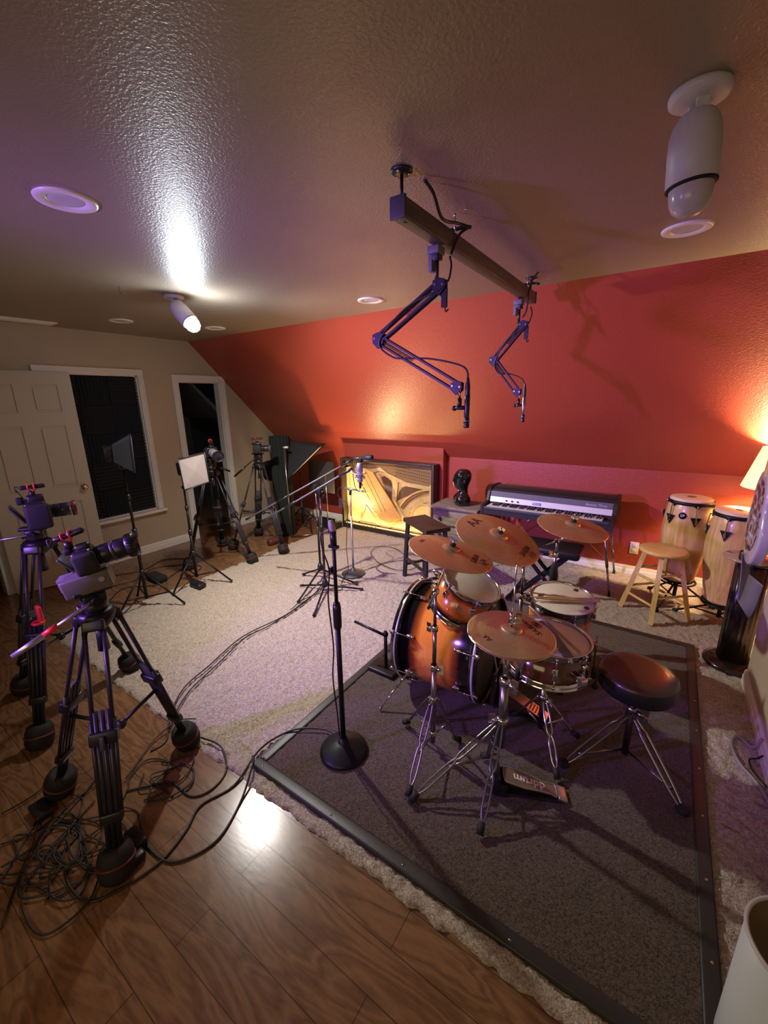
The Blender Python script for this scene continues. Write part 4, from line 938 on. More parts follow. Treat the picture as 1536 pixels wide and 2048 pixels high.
def video_camera(label, c, d, lens, body=(.10, .07, .13), lensmat_=black, mic=True, micd=None, screen=True, rig=0, hood=.034, roll=0):
    """c = underside centre of the body; d = direction of the lens"""
    c = V(c); d = V(d).normalized(); s = d.cross(V((0, 0, 1))).normalized(); u = s.cross(d)
    F = Matrix((s, d, u)).transposed().to_4x4(); F.translation = c     # x right, y forward, z up
    T = Thing('video_camera', label, 'video camera', c)
    w, dp, h = body; z0 = .0
    if rig:
        T.part('recorder_box', MB(F).rbox((0, -.025, .038), (.085, .16, .075), .008), mat('recorder_grey', (.12, .11, .10), .45))
        T.part('recorder_knob', MB(F).tube((.0425, .03, .045), (.048, .03, .045), .010), silver)
        T.part('side_screen', MB(F).rbox((-.045, -.10, .045), (.06, .05, .055), .004), greymetal)
        z0 = .078
    T.part('body', MB(F).rbox((0, 0, z0+h*.42), (w*1.15, dp, h*.84), .014).rbox((-.0, .008, z0+h*.88), (w*.42, dp*.8, h*.26), .012), black)
    T.part('grip', MB(F).rbox((w*.55, .006, z0+h*.38), (w*.32, dp*1.2, h*.78), .016), rubber)
    T.part('eyepiece', MB(F).rbox((0, -dp*.62, z0+h*.86), (w*.34, .03, h*.22), .008), rubber)
    if screen: T.part('flip_screen', MB(F @ Matrix.Translation((-w*.35, -dp*.5-.035, z0+h*.42)) @ Matrix.Rotation(.5, 4, 'X')).rbox((0, 0, 0), (w*.85, .010, h*.62), .004), darkgrey)
    zl = z0+h*.42; y = dp*.5
    FL_ = F @ Matrix.Translation((0, y, zl)) @ Matrix.Rotation(-PI/2, 4, 'X')
    prof = [(0, -.005)]; segs = []
    for (ln, r, mt) in lens:
        segs.append((prof[-1], ln, r, mt))
    yy = 0; lo = None
    for i, (ln, r, mt) in enumerate(lens):
        m = MB(FL_).lathe([(0, yy), (r*.96, yy), (r, yy+.003), (r, yy+ln-.003), (r*.96, yy+ln), (0, yy+ln)] if i < len(lens)-1 else [(r*.9, yy), (r, yy+.002), (r, yy+ln), (r*.92, yy+ln), (r*.88, yy+ln*.35), (r*.6, yy+ln*.22)], 32)
        if mt is black or mt is rubber:
            for k in range(24 if i % 2 == 0 else 0): m.box((r*math.cos(k*PI/12), r*math.sin(k*PI/12), yy+ln/2), (.003, .003, ln*.6))
        o = T.part('lens_barrel' if i < len(lens)-1 else 'lens_hood', m, mt, lo)
        if lo is None: lo = o
        yy += ln
    T.part('front_glass', MB(FL_).lathe([(0, yy-lens[-1][0]*.55), (lens[-1][1]*.5, yy-lens[-1][0]*.62), (lens[-1][1]*.88, yy-lens[-1][0]*.7)], 32), lensglass, lo)
    if mic:
        mz = z0+h+.055; md = V(micd).normalized() if micd else d
        q = F @ V((0, -.030 if rig else .0, z0+h+.01)); top = q+V((0, 0, .034))
        T.part('hot_shoe', MB().tube(q-V((0, 0, .015)), q+V((0, 0, .012)), .014), black)
        Fm = frame(top, md); mm = T.part('shotgun_mic', MB(Fm).lathe([(0, -.045), (.009, -.043), (.011, -.038), (.011, -.012), (.009, -.008), (.009, .0), (.0115, .006), (.0115, .055), (.009, .060), (0, .061)], 18), black)
        m = MB()
        for off in (-.012, .014):
            m.torus((0, 0, 0), .0165, .0032, 24, 6, frame(top+md*off, md))
            m.tube(top+md*off-V((0, 0, .014)), q+md*off*.3+V((0, 0, .004)), .0045, n=8)
        T.part('red_shock_mount', m, red)
        T.part('mic_cord', MB().path([Fm @ V((0, 0, -.044)), Fm @ V((.01, 0, -.062)), Fm @ V((-.02, .01, -.06)), F @ V((-.03, -.06, z0+h+.03)), F @ V((-.035, -.03, z0+h*.75))], .0022, 6), cable)
    return T

# near tripod and camera (foreground left)
T, zh = tripod('big black video tripod in the left foreground, nearest the camera', (-1.775, .575), ((-1.83, .86), (-2.06, .39), (-1.48, .37)), .905, (-1.80, .31, .85), hs_=.75)
video_camera('large black video camera with thick zoom lens on the nearest tripod', (-1.762, .60, 1.010), (.50, .87, .20), [(.022, .034, black), (.035, .038, black), (.012, .041, darkgrey), (.040, .040, black), (.035, .046, black)], micd=(.55, .75, .30), rig=1, body=(.09, .065, .11))
T, zh = tripod('black video tripod at the left edge with a red accessory clip', (-2.745, .695), ((-2.47, .44), (-3.06, .54), (-2.73, 1.01)), .985, (-2.95, .42, 1.00), hs_=.60)
m = MB(); q = V((-2.47, .44, 0)).lerp(V((-2.70, .69, .98)), .70)+V((.07, .0, -.03))
m.rbox(q+V((.0, -.03, -.0)), (.045, .018, .10), .006); m.torus(q+V((.005, -.045, -.035)), .022, .008, 20, 8, frame((0, 0, 0), (0, 1, 0)).to_4x4() @ Matrix.Identity(4) if False else None)
T.part('accessory_clip', m, red)
video_camera('black video camera with short zoom lens on the tripod at the left edge', (-2.735, .72, 1.074), (.28, .96, .01), [(.025, .034, black), (.032, .036, rubber), (.038, .037, mat('blue_black_barrel', (.03, .03, .07), .3)), (.010, .038, silver), (.022, .042, mat('dark_red_ring', (.12, .02, .02), .4))], micd=(.28, .96, .02), body=(.13, .09, .17))

# far tripods
T, zh = tripod('black video tripod standing in front of the dark doorway', (-3.90, 2.53), ((-3.57, 2.67), (-4.01, 2.20), (-4.34, 2.84)), 1.01, (-4.05, 2.85, .95), hl='plain')
wl = mat('white_lens_enamel', (.62, .62, .66), .35)
video_camera('black video camera with long white telephoto lens in front of the dark doorway', (-3.92, 2.57, 1.145), (.92, -.38, -.04), [(.03, .040, black), (.07, .046, wl), (.03, .048, black), (.06, .049, wl), (.025, .051, black), (.03, .053, wl), (.03, .055, black)], micd=(.92, -.38, 0), screen=False)
T, zh = tripod('black video tripod right of the doorway, by the corner equipment', (-3.88, 3.13), ((-3.49, 3.05), (-4.13, 2.84), (-4.30, 3.36)), 1.0, (-4.15, 2.98, .86), hl='plain')
video_camera('small black video camera right of the doorway beside the black corner softbox', (-3.88, 3.13, 1.135), (.75, .66, -.03), [(.03, .034, black), (.05, .036, black), (.03, .040, darkgrey)], micd=(.75, .66, 0), screen=False, body=(.11, .08, .12))

# ------------------------------------------------------------------ softboxes
softwhite = mat('softbox_diffuser', (.42, .37, .36), .85, bump=(14, .3, .006))
softsilver = mat('softbox_fabric_grey', (.10, .12, .16), .5)
def softbox(label, base, feet, pole, c, d, size, side, g=GC, roll=0., depth=.17):
    x, y = base; T = Thing('softbox_light', label, 'studio light', (x, y, g))
    for fx, fy in feet:
        f = V((fx, fy, g+.008)); dd = V((fx-x, fy-y, 0)).normalized(); lg = T.part('leg', MB().tube(V((x, y, g+.30)) + dd*.015, f, .0085), blackmetal)
        T.part('brace', MB().tube(V((x, y, g+.075)), V((x, y, g+.30)).lerp(f, .62), .006), blackmetal, lg)
        T.part('rubber_foot', MB().tube(f+(V((x, y, g+.30))-f)*.06, f, .011), rubber, lg)
    T.part('pole', MB().tube((x, y, g+.06), (x, y, pole*.55), .0135).tube((x, y, pole*.55), (x, y, pole*.8), .0105).tube((x, y, pole*.8), (x, y, pole), .008), blackmetal)
    T.part('pole_collar', MB().tube((x, y, pole*.53), (x, y, pole*.58), .019), black); T.part('pole_collar', MB().tube((x, y, pole*.78), (x, y, pole*.82), .016), black)
    T.part('pole_collar', MB().tube((x, y, g+.27), (x, y, g+.33), .02), black)
    c = V(c); d = V(d).normalized(); F = frame(c, d, (0, 0, 1)) @ Matrix.Rotation(roll, 4, 'Z')   # local x ~ up
    h, w_ = size; a = .06
    m = MB(F); m.add([(-h/2, -w_/2, 0), (h/2, -w_/2, 0), (h/2, w_/2, 0), (-h/2, w_/2, 0), (-a, -a, -depth), (a, -a, -depth), (a, a, -depth), (-a, a, -depth)], [(0, 1, 5, 4), (1, 2, 6, 5), (2, 3, 7, 6), (3, 0, 4, 7), (4, 5, 6, 7)])
    T.part('hood', m, side)
    m = MB(F); m.add([(-h/2+.006, -w_/2+.006, -.006), (h/2-.006, -w_/2+.006, -.006), (h/2-.006, w_/2-.006, -.006), (-h/2+.006, w_/2-.006, -.006), (0, 0, .004)], [(0, 1, 4), (1, 2, 4), (2, 3, 4), (3, 0, 4)]); T.part('diffuser', m, softwhite)
    m = MB(F); P = [(-h/2, -w_/2, 0), (h/2, -w_/2, 0), (h/2, w_/2, 0), (-h/2, w_/2, 0)]
    for i in range(4): m.tube(P[i], P[(i+1) % 4], .005, n=8)
    T.part('rim', m, side)
    T.part('lamp_head', MB(F).rbox((0, 0, -depth-.03), (.11, .10, .07), .012).tube((-.05, .055, -depth-.03), (-.05, -.055, -depth-.03), .012), black)
    hq = F @ V((-.04, 0, -depth-.03)); T.part('tilt_bracket', MB().tube((x, y, pole-.02), hq, .011).sphere((x, y, pole), .02), black)
    return T
softbox('black softbox with white front on a light stand, left of the dark doorway', (-3.59, 2.03), ((-3.31, 2.22), (-3.52, 1.74), (-3.86, 2.02)), .96, (-3.48, 2.09, 1.11), (.97, .02, -.10), (.29, .26), black, roll=.12, depth=.14)
softbox('grey-backed softbox on a light stand in front of the black foam panels', (-3.54, 1.53), ((-3.27, 1.71), (-3.49, 1.26), (-3.78, 1.56)), 1.22, (-3.50, 1.60, 1.325), (.40, .92, -.05), (.27, .24), softsilver, roll=.05, depth=.13)
# the big dark softbox in the corner
softbox('big black softbox on a chrome-legged stand in the far left corner', (-4.02, 3.90), ((-3.70, 3.74), (-4.32, 3.90), (-3.98, 4.18)), .80, (-3.82, 3.84, .95), (.55, .35, -.70), (.58, .52), blackcloth, g=GF, depth=.30)
m = MB(); m.rbox((-4.28, 3.72, .80), (.42, .20, .28), .09); single('fabric_hood', m, blackcloth, 'rounded black cloth-covered head left of the big corner softbox', 'equipment cover')
# ribbed foam column behind it
cx_, cy_ = -4.03, 3.60
m = MB(); poly = []
for i in range(36): poly.append(((.115 if i % 2 else .128)*math.cos(i*PI/18), (.115 if i % 2 else .128)*math.sin(i*PI/18)))
m.prism(poly, GF, 1.285, Matrix.Translation((cx_, cy_, 0))); single('foam_column', m, mat('green_black_foam', (.007, .010, .008), .95), 'tall dark ribbed foam column in the far left corner', 'acoustic column')
T = Thing('frame_stand', 'thin chrome rectangular frame stand in front of the big corner softbox', 'frame stand', (-3.80, 3.66, GF))
T.part('upright', MB().tube((-3.84, 3.50, .02), (-3.84, 3.50, 1.16), .008), dullchrome); T.part('upright', MB().tube((-3.52, 3.86, .02), (-3.52, 3.86, .80), .008), dullchrome)
T.part('floor_bar', MB().tube((-3.84, 3.50, .02), (-3.52, 3.86, .02), .008), dullchrome); T.part('clip', MB().tube((-3.85, 3.50, 1.16), (-3.79, 3.51, 1.165), .012), plate)
m = MB(); m.rbox((-3.78, 4.06, .72), (.45, .012, .42), .005, Matrix.Identity(4)); single('hanging_cloth', m, mat('grey_brown_cloth', (.028, .026, .022), .9), 'dark grey cloth hanging under the big corner softbox', 'cloth')
m = MB(); m.rbox((-3.86, 3.22, GF+.04), (.09, .16, .08), .03); single('cable_spool', m, mat('dark_red_spool', (.09, .02, .018), .5), 'small dark red spool on the hardwood behind the far tripod leg', 'cable spool')

# ------------------------------------------------------------------ piano harp in a lit frame
PX0, PX1, PYF, PYB, PH = -3.56, -2.165, 4.20, 4.335, .955
T = Thing('piano_frame', 'golden piano harp in a black box frame, lit from below, leaning at the red wall', 'piano frame', ((PX0+PX1)/2, PYF, GC))
W_ = PX1-PX0; UV = Matrix(((1, 0, 0, PX0), (0, 0, -1, PYB-.02), (0, 1, 0, GC), (0, 0, 0, 1)))     # (u,v,w): w grows towards the viewer
fb_ = .035
for nm, c, s in (('frame_side', (PX0+fb_/2, (PYF+PYB)/2, GC+PH/2), (fb_, PYB-PYF, PH)), ('frame_side', (PX1-fb_/2, (PYF+PYB)/2, GC+PH/2), (fb_, PYB-PYF, PH)),
                 ('frame_top', ((PX0+PX1)/2, (PYF+PYB)/2, GC+PH-fb_/2), (W_-2*fb_, PYB-PYF, fb_)), ('frame_bottom', ((PX0+PX1)/2, (PYF+PYB)/2, GC+.03), (W_-2*fb_, PYB-PYF, .06))):
    T.part(nm, MB().rbox(c, s, .005), darkwood)
T.part('soundboard', MB(UV).box((W_/2, PH/2, .004), (W_-2*fb_, PH-2*fb_, .008)), soundboard)
u_ = lambda a: fb_ + a*(W_-2*fb_); v_ = lambda b: .06 + b*(PH-.06-fb_)
def pl(name, poly, w0, w1, mt, lab=None): return T.part(name, MB(UV).prism([(u_(a), v_(b)) for a, b in poly], w0, w1), mt, None, lab)
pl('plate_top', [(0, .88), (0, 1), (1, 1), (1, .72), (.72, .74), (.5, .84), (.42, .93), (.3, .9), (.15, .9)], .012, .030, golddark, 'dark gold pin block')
pl('plate_rail', [(.30, .88), (.42, .93), (.5, .85), (.72, .745), (1, .715), (1, .62), (.96, .62), (.96, .66), (.70, .69), (.62, .74), (.60, .45), (.55, .45), (.56, .78), (.46, .86), (.40, .87), (.33, .83)], .016, .034, gold)
pl('dark_opening', [(.42, .78), (.46, .80), (.53, .74), (.56, .62), (.565, .46), (.54, .44), (.47, .58)], .008, .014, mat('brown_recess_board', (.10, .042, .022), .6))
pl('dark_opening', [(.60, .45), (.62, .58), (.66, .66), (.74, .71), (.96, .69), (.96, .65), (.85, .62), (.73, .55)], .008, .014, MATS['brown_recess_board'])
arc = lambda c0, R, a0, a1, n=18, sy=1.0: [(c0[0]+R*math.cos(a0+(a1-a0)*i/n), c0[1]+R*sy*math.sin(a0+(a1-a0)*i/n)) for i in range(n+1)]
C0 = (u_(1.0), v_(.02))
def band(name, R, w, t0, t1, a0, a1, mt, cc=None, sy=1): T.part(name, MB(UV @ Matrix.Translation((0, 0, t0))).strip(arc(cc or C0, R, a0, a1, 22, sy), w, t1-t0), mt)
band('bridge', .565, .020, .014, .040, PI*.53, PI*.82, gold); band('bridge_cap', .530, .012, .012, .034, PI*.52, PI*.82, golddark); band('inner_plate', .455, .085, .010, .022, PI*.50, PI*.86, gold)
band('hole_rim', .185, .022, .012, .032, PI*.30, PI*1.02, gold, (u_(.90), v_(.24)), 1)
for k in range(26):
    a = PI*(.54+.27*k/25); T.part('bridge_pin', MB(UV).tube((C0[0]+.50*math.cos(a), C0[1]+.50*math.sin(a), .022), (C0[0]+.50*math.cos(a), C0[1]+.50*math.sin(a), .034), .004, n=6), golddark)
pl('plate_leg', [(.05, .90), (.0, .93), (.0, .02), (.035, .02), (.035, .86)], .012, .030, gold)
pl('plate_right_post', [(.955, 0), (1, 0), (1, .74), (.955, .74)], .012, .036, gold)
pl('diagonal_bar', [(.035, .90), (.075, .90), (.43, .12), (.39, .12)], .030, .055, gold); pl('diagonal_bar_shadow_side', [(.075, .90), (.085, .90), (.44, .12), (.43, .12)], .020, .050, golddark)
pl('cross_bar', [(.57, .46), (.60, .44), (.78, .04), (.73, .04)], .030, .050, gold)
for a, b in (((.46, .10), (.68, .25)), ((.48, .06), (.70, .21)), ((.50, .02), (.74, .18))):
    T.part('rib', MB(UV).box((0, 0, 0), (.010, .016, math.hypot(u_(b[0])-u_(a[0]), v_(b[1])-v_(a[1]))), frame(((u_(a[0])+u_(b[0]))/2, (v_(a[1])+v_(b[1]))/2, .03), (u_(b[0])-u_(a[0]), v_(b[1])-v_(a[1]), 0))), golddark)
wd = pl('wooden_bridge', [(.14, .86), (.24, .90), (.34, .86), (.665, .22), (.50, .10), (.42, .14), (.33, .36)], .040, .062, wood('honey_wood', (.60, .32, .11), (.42, .20, .06), 1, 5, .4))
for off in (.06, .12): T.part('wood_groove', MB(UV).box((0, 0, 0), (.004, .004, .60), frame((u_(.28+off*.8), v_(.55+off*.1), .063), (.36, -.60, 0))), golddark, wd)
for a, b in ((.215, .62), (.27, .52), (.36, .28), (.38, .24)): T.part('bracket', MB(UV).rbox((u_(a), v_(b), .05), (.10, .03, .02), .005, None), golddark)
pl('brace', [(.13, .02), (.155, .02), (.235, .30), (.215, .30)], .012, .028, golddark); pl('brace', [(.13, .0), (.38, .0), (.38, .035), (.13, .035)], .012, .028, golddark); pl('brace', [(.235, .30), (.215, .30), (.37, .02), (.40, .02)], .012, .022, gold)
m = MB(UV); rr = random.Random(2)
for r in range(4):
    for k in range(16): m.tube((u_(.60+.023*k), v_(.965-.045*r-.004*k), .030), (u_(.60+.023*k), v_(.965-.045*r-.004*k), .046), .0042, n=6)
    for k in range(12): m.tube((u_(.02+.022*k), v_(.975-.02*r), .030), (u_(.02+.022*k), v_(.975-.02*r), .044), .004, n=6)
T.part('tuning_pins', m, dullchrome)['kind'] = 'stuff'
m = MB(UV)
for k in range(22): m.tube((u_(.40+.006*k), v_(.84-.003*k), .036), (u_(.50+.0085*k), v_(.42-.008*k), .034), .0010, n=4)
for k in range(26): m.tube((u_(.60+.014*k), v_(.80-.004*k), .034), (C0[0]+.57*math.cos(PI*(.80-.26*k/25)), C0[1]+.57*math.sin(PI*(.80-.26*k/25)), .034), .0008, n=4)
T.part('strings', m, brass)['kind'] = 'stuff'
T.part('script_mark', text_mb('mason', .05, UV @ Matrix.Translation((u_(.25), v_(.075), .0095)) @ Matrix.Rotation(.12, 4, 'Z'), None, .001, shear=.3), golddark) if False else None
m = MB(UV)
for k in range(4): m.path([(u_(.24+.05*k), v_(.03), .10), (u_(.235+.05*k), v_(-.03+.005), .10), (u_(.26+.05*k), v_(-.045+.005), .10), (u_(.275+.05*k), v_(-.01), .10)], .0032, 6)
m.box((u_(.42), v_(-.02), .09), (.16, .03, .03)); T.part('pedal_linkage', m, black)
T.part('light_bar', MB(UV).box((W_/2, .066, .085), (W_-.09, .012, .016)), mat('lit_led_strip', (1, .9, .5), .4, emit=((1.0, .80, .32), .5)))
# floor wash light in front of the frame
x, y = -3.66, 4.08; T = Thing('floor_wash_light', 'small black wedge-shaped floor light at the left foot of the piano frame', 'stage light', (x, y, GC))
m = MB(); m.prism([(-.07, 0), (.07, 0), (.07, .05), (-.04, .13), (-.07, .13)], -.13, .13, Matrix.Translation((x, y, GC+.02)) @ Matrix(((0, 0, 1, 0), (1, 0, 0, 0), (0, 1, 0, 0), (0, 0, 0, 1)))); T.part('housing', m, black)
T.part('stand_foot', MB().rbox((x, y, GC+.012), (.20, .10, .02), .004), black)

# ------------------------------------------------------------------ cabinet and bust
cx0, cx1, cy0, cy1, ch = -2.0, -1.50, 3.85, 4.24, .60
T = Thing('drawer_cabinet', 'weathered grey wooden drawer cabinet against the red wall', 'cabinet', ((cx0+cx1)/2, (cy0+cy1)/2, GC))
T.part('carcass', MB().box(((cx0+cx1)/2, (cy0+cy1)/2+.005, GC+(ch-.03-GC)/2+.0), (cx1-cx0-.02, cy1-cy0-.02, ch-.03-GC)), oldwood)
T.part('top_board', MB().rbox(((cx0+cx1)/2, (cy0+cy1)/2, ch-.014), (cx1-cx0+.03, cy1-cy0+.02, .028), .006), oldwood)
for k in range(3):
    z = ch-.125-k*.175; d = T.part('drawer', MB().rbox(((cx0+cx1)/2, cy0+.005, z), (cx1-cx0-.06, .02, .155), .004), oldwood)
    for xx in ((cx0+.10), (cx1-.10)): T.part('knob', MB().lathe([(0, 0), (.010, 0), (.010, .01), (.019, .018), (.016, .03), (0, .033)], 16, Matrix.Translation((xx, cy0-.005, z)) @ Matrix.Rotation(PI/2, 4, 'X')), darkwood, d)
# glazed head bust, looking left
glz = mat('black_glaze', (.006, .006, .007), .07, coat=1)
def bust():
    bx, by, bz_ = -1.735, 4.03, ch
    rings = []   # (z, centre-forward offset, half depth, half width, corner squareness)
    data = [(0, .0, .080, .100, .6), (.02, 0, .086, .106, .6), (.06, 0, .086, .106, .55), (.090, 0, .082, .102, .5), (.108, -.002, .072, .090, .35), (.120, -.004, .062, .072, .15), (.132, -.006, .056, .060, 0), (.150, -.006, .054, .056, 0), (.168, -.004, .054, .053, 0),
            (.185, .0, .062, .054, 0), (.20, .008, .073, .056, 0), (.215, .010, .078, .060, 0), (.235, .006, .082, .064, 0), (.26, .000, .088, .069, 0), (.29, -.002, .094, .074, 0), (.315, -.004, .094, .075, 0), (.34, -.006, .088, .071, 0), (.362, -.008, .074, .061, 0), (.378, -.008, .052, .044, 0), (.387, -.008, .024, .022, 0)]
    n = 48; vs = []; fs = []
    fd = V((-.80, -.60, 0)).normalized(); sd = V((-fd.y, fd.x, 0))
    for (z, off, a, b, sq) in data:
        for k in range(n):
            t = 2*PI*k/n; ct, st = math.cos(t), math.sin(t); e = 1-sq*.55
            px = off + a*math.copysign(abs(ct)**e, ct); py = b*math.copysign(abs(st)**e, st)
            g = math.exp(-((t if t < PI else t-2*PI)/.20)**2)
            g2 = math.exp(-((t if t < PI else t-2*PI)/.34)**2)
            if z > .18:
                px += g*(.022*math.exp(-((z-.247)/.013)**2) + .013*math.exp(-((z-.268)/.02)**2)) + g2*(.007*math.exp(-((z-.216)/.006)**2)+.006*math.exp(-((z-.226)/.005)**2)+.010*math.exp(-((z-.192)/.012)**2) + .008*math.exp(-((z-.302)/.012)**2))
                for s_ in (-1, 1):
                    tt = (t if t < PI else t-2*PI); ge = math.exp(-((tt-s_*.45)/.18)**2)*math.exp(-((z-.278)/.011)**2); px -= .012*ge
            vs.append(V((bx, by, bz_+z)) + fd*px + sd*py)
    for i in range(len(data)-1):
        for k in range(n): fs.append((i*n+k, i*n+(k+1) % n, (i+1)*n+(k+1) % n, (i+1)*n+k))
    fs += [tuple(range(n))[::-1], tuple((len(data)-1)*n+k for k in range(n))]
    T = Thing('head_bust', 'glossy black ceramic head bust standing on the grey cabinet', 'bust', (bx, by, bz_))
    o = T.part('head', MB().add(vs, fs, True), glz); s = o.modifiers.new('sub', 'SUBSURF'); s.levels = 1; s.render_levels = 2
    for s_ in (-1, 1):
        q = V((bx, by, bz_+.262)) + sd*s_*.070 - fd*.008
        T.part('ear', MB().torus((0, 0, 0), .014, .005, 20, 8, frame(q, sd*s_, (0, 0, 1)) @ Matrix.Diagonal((1.35, .8, 1, 1))).sphere(q, .009), glz)
bust()

# ------------------------------------------------------------------ dark rectangular stool
q0 = V((-1.97, 3.22, 0)); q1 = V((-1.55, 3.00, 0)); q2 = V((-1.46, 3.24, 0)); q3 = V((-1.87, 3.46, 0))
T = Thing('bar_stool', 'dark wooden stool with a flat rectangular seat in front of the cabinet', 'stool', (-1.71, 3.23, GC))
P4 = [(-1.985, 3.235), (-1.60, 2.985), (-1.47, 3.19), (-1.865, 3.45)]
T.part('seat', MB().prism(P4, .575, .61), darkwood); cen_ = V((sum(p_[0] for p_ in P4)/4, sum(p_[1] for p_ in P4)/4, 0)); L4 = []
for p_ in P4:
    t = V((*p_, 0)).lerp(cen_, .22); b = V((*p_, 0)).lerp(cen_, .06); a = V((b.x, b.y, GC+.002)); c = V((t.x, t.y, .58)); L4.append((a, c)); T.part('leg', MB().box((0, 0, 0), (.032, .032, (c-a).length), frame((a+c)/2, c-a)), black)
for i in range(4):
    for t in ((.22,) if i % 2 else (.34, .78)): a = L4[i][0].lerp(L4[i][1], t); b = L4[(i+1) % 4][0].lerp(L4[(i+1) % 4][1], t); T.part('rung', MB().box((0, 0, 0), (.022, .018, (b-a).length), frame((a+b)/2, b-a)), black)

# ------------------------------------------------------------------ electric piano
ex0, ex1 = -1.43, -.275
T = Thing('electric_piano', 'black electric piano with a silver panel on thin chrome legs by the red wall', 'electric piano', ((ex0+ex1)/2, 4.07, GC))
tolex = mat('black_tolex', (.016, .014, .015), .5, bump=(250, .4, .001))
prof_case = [(3.79, .605), (3.79, .655), (3.80, .66), (3.955, .66), (3.955, .70), (3.990, .785), (4.02, .812), (4.06, .828), (4.14, .833), (4.27, .82), (4.33, .795), (4.335, .605)]
T.part('case', MB().prism(prof_case, ex0+.025, ex1-.025, YZ), tolex)
for a, b in ((ex0, ex0+.025), (ex1-.025, ex1)): T.part('end_cheek', MB().prism([(3.785, .60), (3.785, .685), (3.93, .71), (3.978, .796), (4.01, .823), (4.06, .840), (4.14, .843), (4.28, .83), (4.34, .80), (4.34, .60)], a, b, YZ), tolex)
pan = mat('silver_panel', (.66, .64, .68), .38, .1)
def onpan(t0, t1, th, mt, nm, x0=ex0+.03, x1=ex1-.03, lift=.002):
    a = V((0, 3.955, .695)); b = V((0, 3.989, .785)); d = (b-a); nrm = V((0, -d.z, d.y)).normalized()
    p = a+d*t0+nrm*lift; q = a+d*t1+nrm*lift; return T.part(nm, MB().prism([(p.y, p.z), (q.y, q.z), ((q+nrm*th).y, (q+nrm*th).z), ((p+nrm*th).y, (p+nrm*th).z)], x0, x1, YZ), mt)
onpan(0, .55, .004, pan, 'control_panel'); onpan(.56, 1.12, .003, mat('grille_cloth', (.10, .09, .14), .6), 'speaker_band')
kb = T.part('white_keys', MB().box(((ex0+ex1)/2-.02, 3.885, .668), (1.02, .135, .022)), mat('ivory_keys', (.66, .64, .60), .3))
kx0 = (ex0+ex1)/2-.02-1.02/2; nk = 43; kw = 1.02/nk
m = MB()
for k in range(1, nk): m.box((kx0+k*kw, 3.885, .6792), (.0012, .134, .0008))
T.part('key_gaps', m, black, kb)
for k in range(nk-1):
    if (k+2) % 7 in (0, 1, 3, 4, 5): T.part('black_key', MB().rbox((kx0+(k+1)*kw, 3.91, .685), (.013, .088, .018), .003), black)
T.part('key_slip', MB().rbox(((ex0+ex1)/2, 3.80, .662), (1.10, .020, .030), .005), mat('slip_grey', (.045, .045, .06), .45))
PANM = frame((0, 3.955, .695), (0, -.14, .05), (1, 0, 0)); 
def panM(x_, t): 
    a = V((x_, 3.955+.034*t, .695+.090*t)); nn = V((0, -.090, .034)).normalized(); return frame(a+nn*.0065, nn, (1, 0, 0))
for k in range(3): T.part('knob', MB(panM(ex0+.20+.055*k, .22)).lathe([(0, 0), (.008, 0), (.007, .012), (0, .013)], 16), black)
T.part('nameplate', MB(panM(-.94, .24)).rbox((0, 0, 0), (.080, .024, .004), .003), mat('lilac_badge', (.20, .13, .45), .4))
T.part('logo', text_mb('Rhodes', .020, panM(-.94, .24) @ Matrix.Translation((0, 0, .0025)), None, .001), silver)
T.part('logo', text_mb('Seventy Three', .030, panM(-.44, .80) @ Matrix.Translation((0, 0, .0)), None, .001, shear=.35, bold=.0006), silver)
for x_, y_, fx, fy in ((ex0+.06, 3.86, ex0+.02, 3.80), (ex1-.06, 3.86, -.235, 3.80), (ex0+.06, 4.28, ex0+.02, 4.36), (ex1-.06, 4.28, -.255, 4.37)):
    lg = T.part('leg', MB().tube((x_, y_, .58), V((x_, y_, .58)).lerp(V((fx, fy, GC)), .55), .0125).tube(V((x_, y_, .58)).lerp(V((fx, fy, GC)), .5), (fx, fy, GC+.02), .009), dullchrome)
    T.part('rubber_foot', MB().tube((fx, fy, GC+.03), (fx, fy, GC), .012), rubber, lg)
for xx in (ex0+.06, ex1-.06): T.part('stay_rod', MB().tube((xx, 4.30, .18), ((ex0+ex1)/2+(.12 if xx > -1 else -.12), 4.1, .575), .0045), dullchrome)

# keyboard bench with crossed legs
bx, by = -.72, 3.50
T = Thing('keyboard_bench', 'black padded keyboard bench with crossed legs under the electric piano', 'bench', (bx, by, GC))
T.part('seat', MB().rbox((bx+.02, by+.05, .455), (.50, .28, .075), .025), mat('bench_vinyl', (.010, .010, .010), .4))
for s_ in (-1, 1):
    for yy in (by-.06, by+.10): T.part('cross_leg', MB().box((0, 0, 0), (.028, .022, .55), frame((bx, yy+s_*.012, .225), (s_*.36, 0, .40))), blackmetal)
    T.part('floor_bar', MB().tube((bx+s_*.235, by-.19, GC+.018), (bx+s_*.235, by+.21, GC+.018), .014), blackmetal)
    for yy in (by-.20, by+.22): T.part('rubber_cap', MB().tube((bx+s_*.235, yy-.025, GC+.018), (bx+s_*.235, yy+.025, GC+.018), .019), rubber)
T.part('pivot', MB().tube((bx, by-.09, .225), (bx, by+.13, .225), .012), dullchrome)

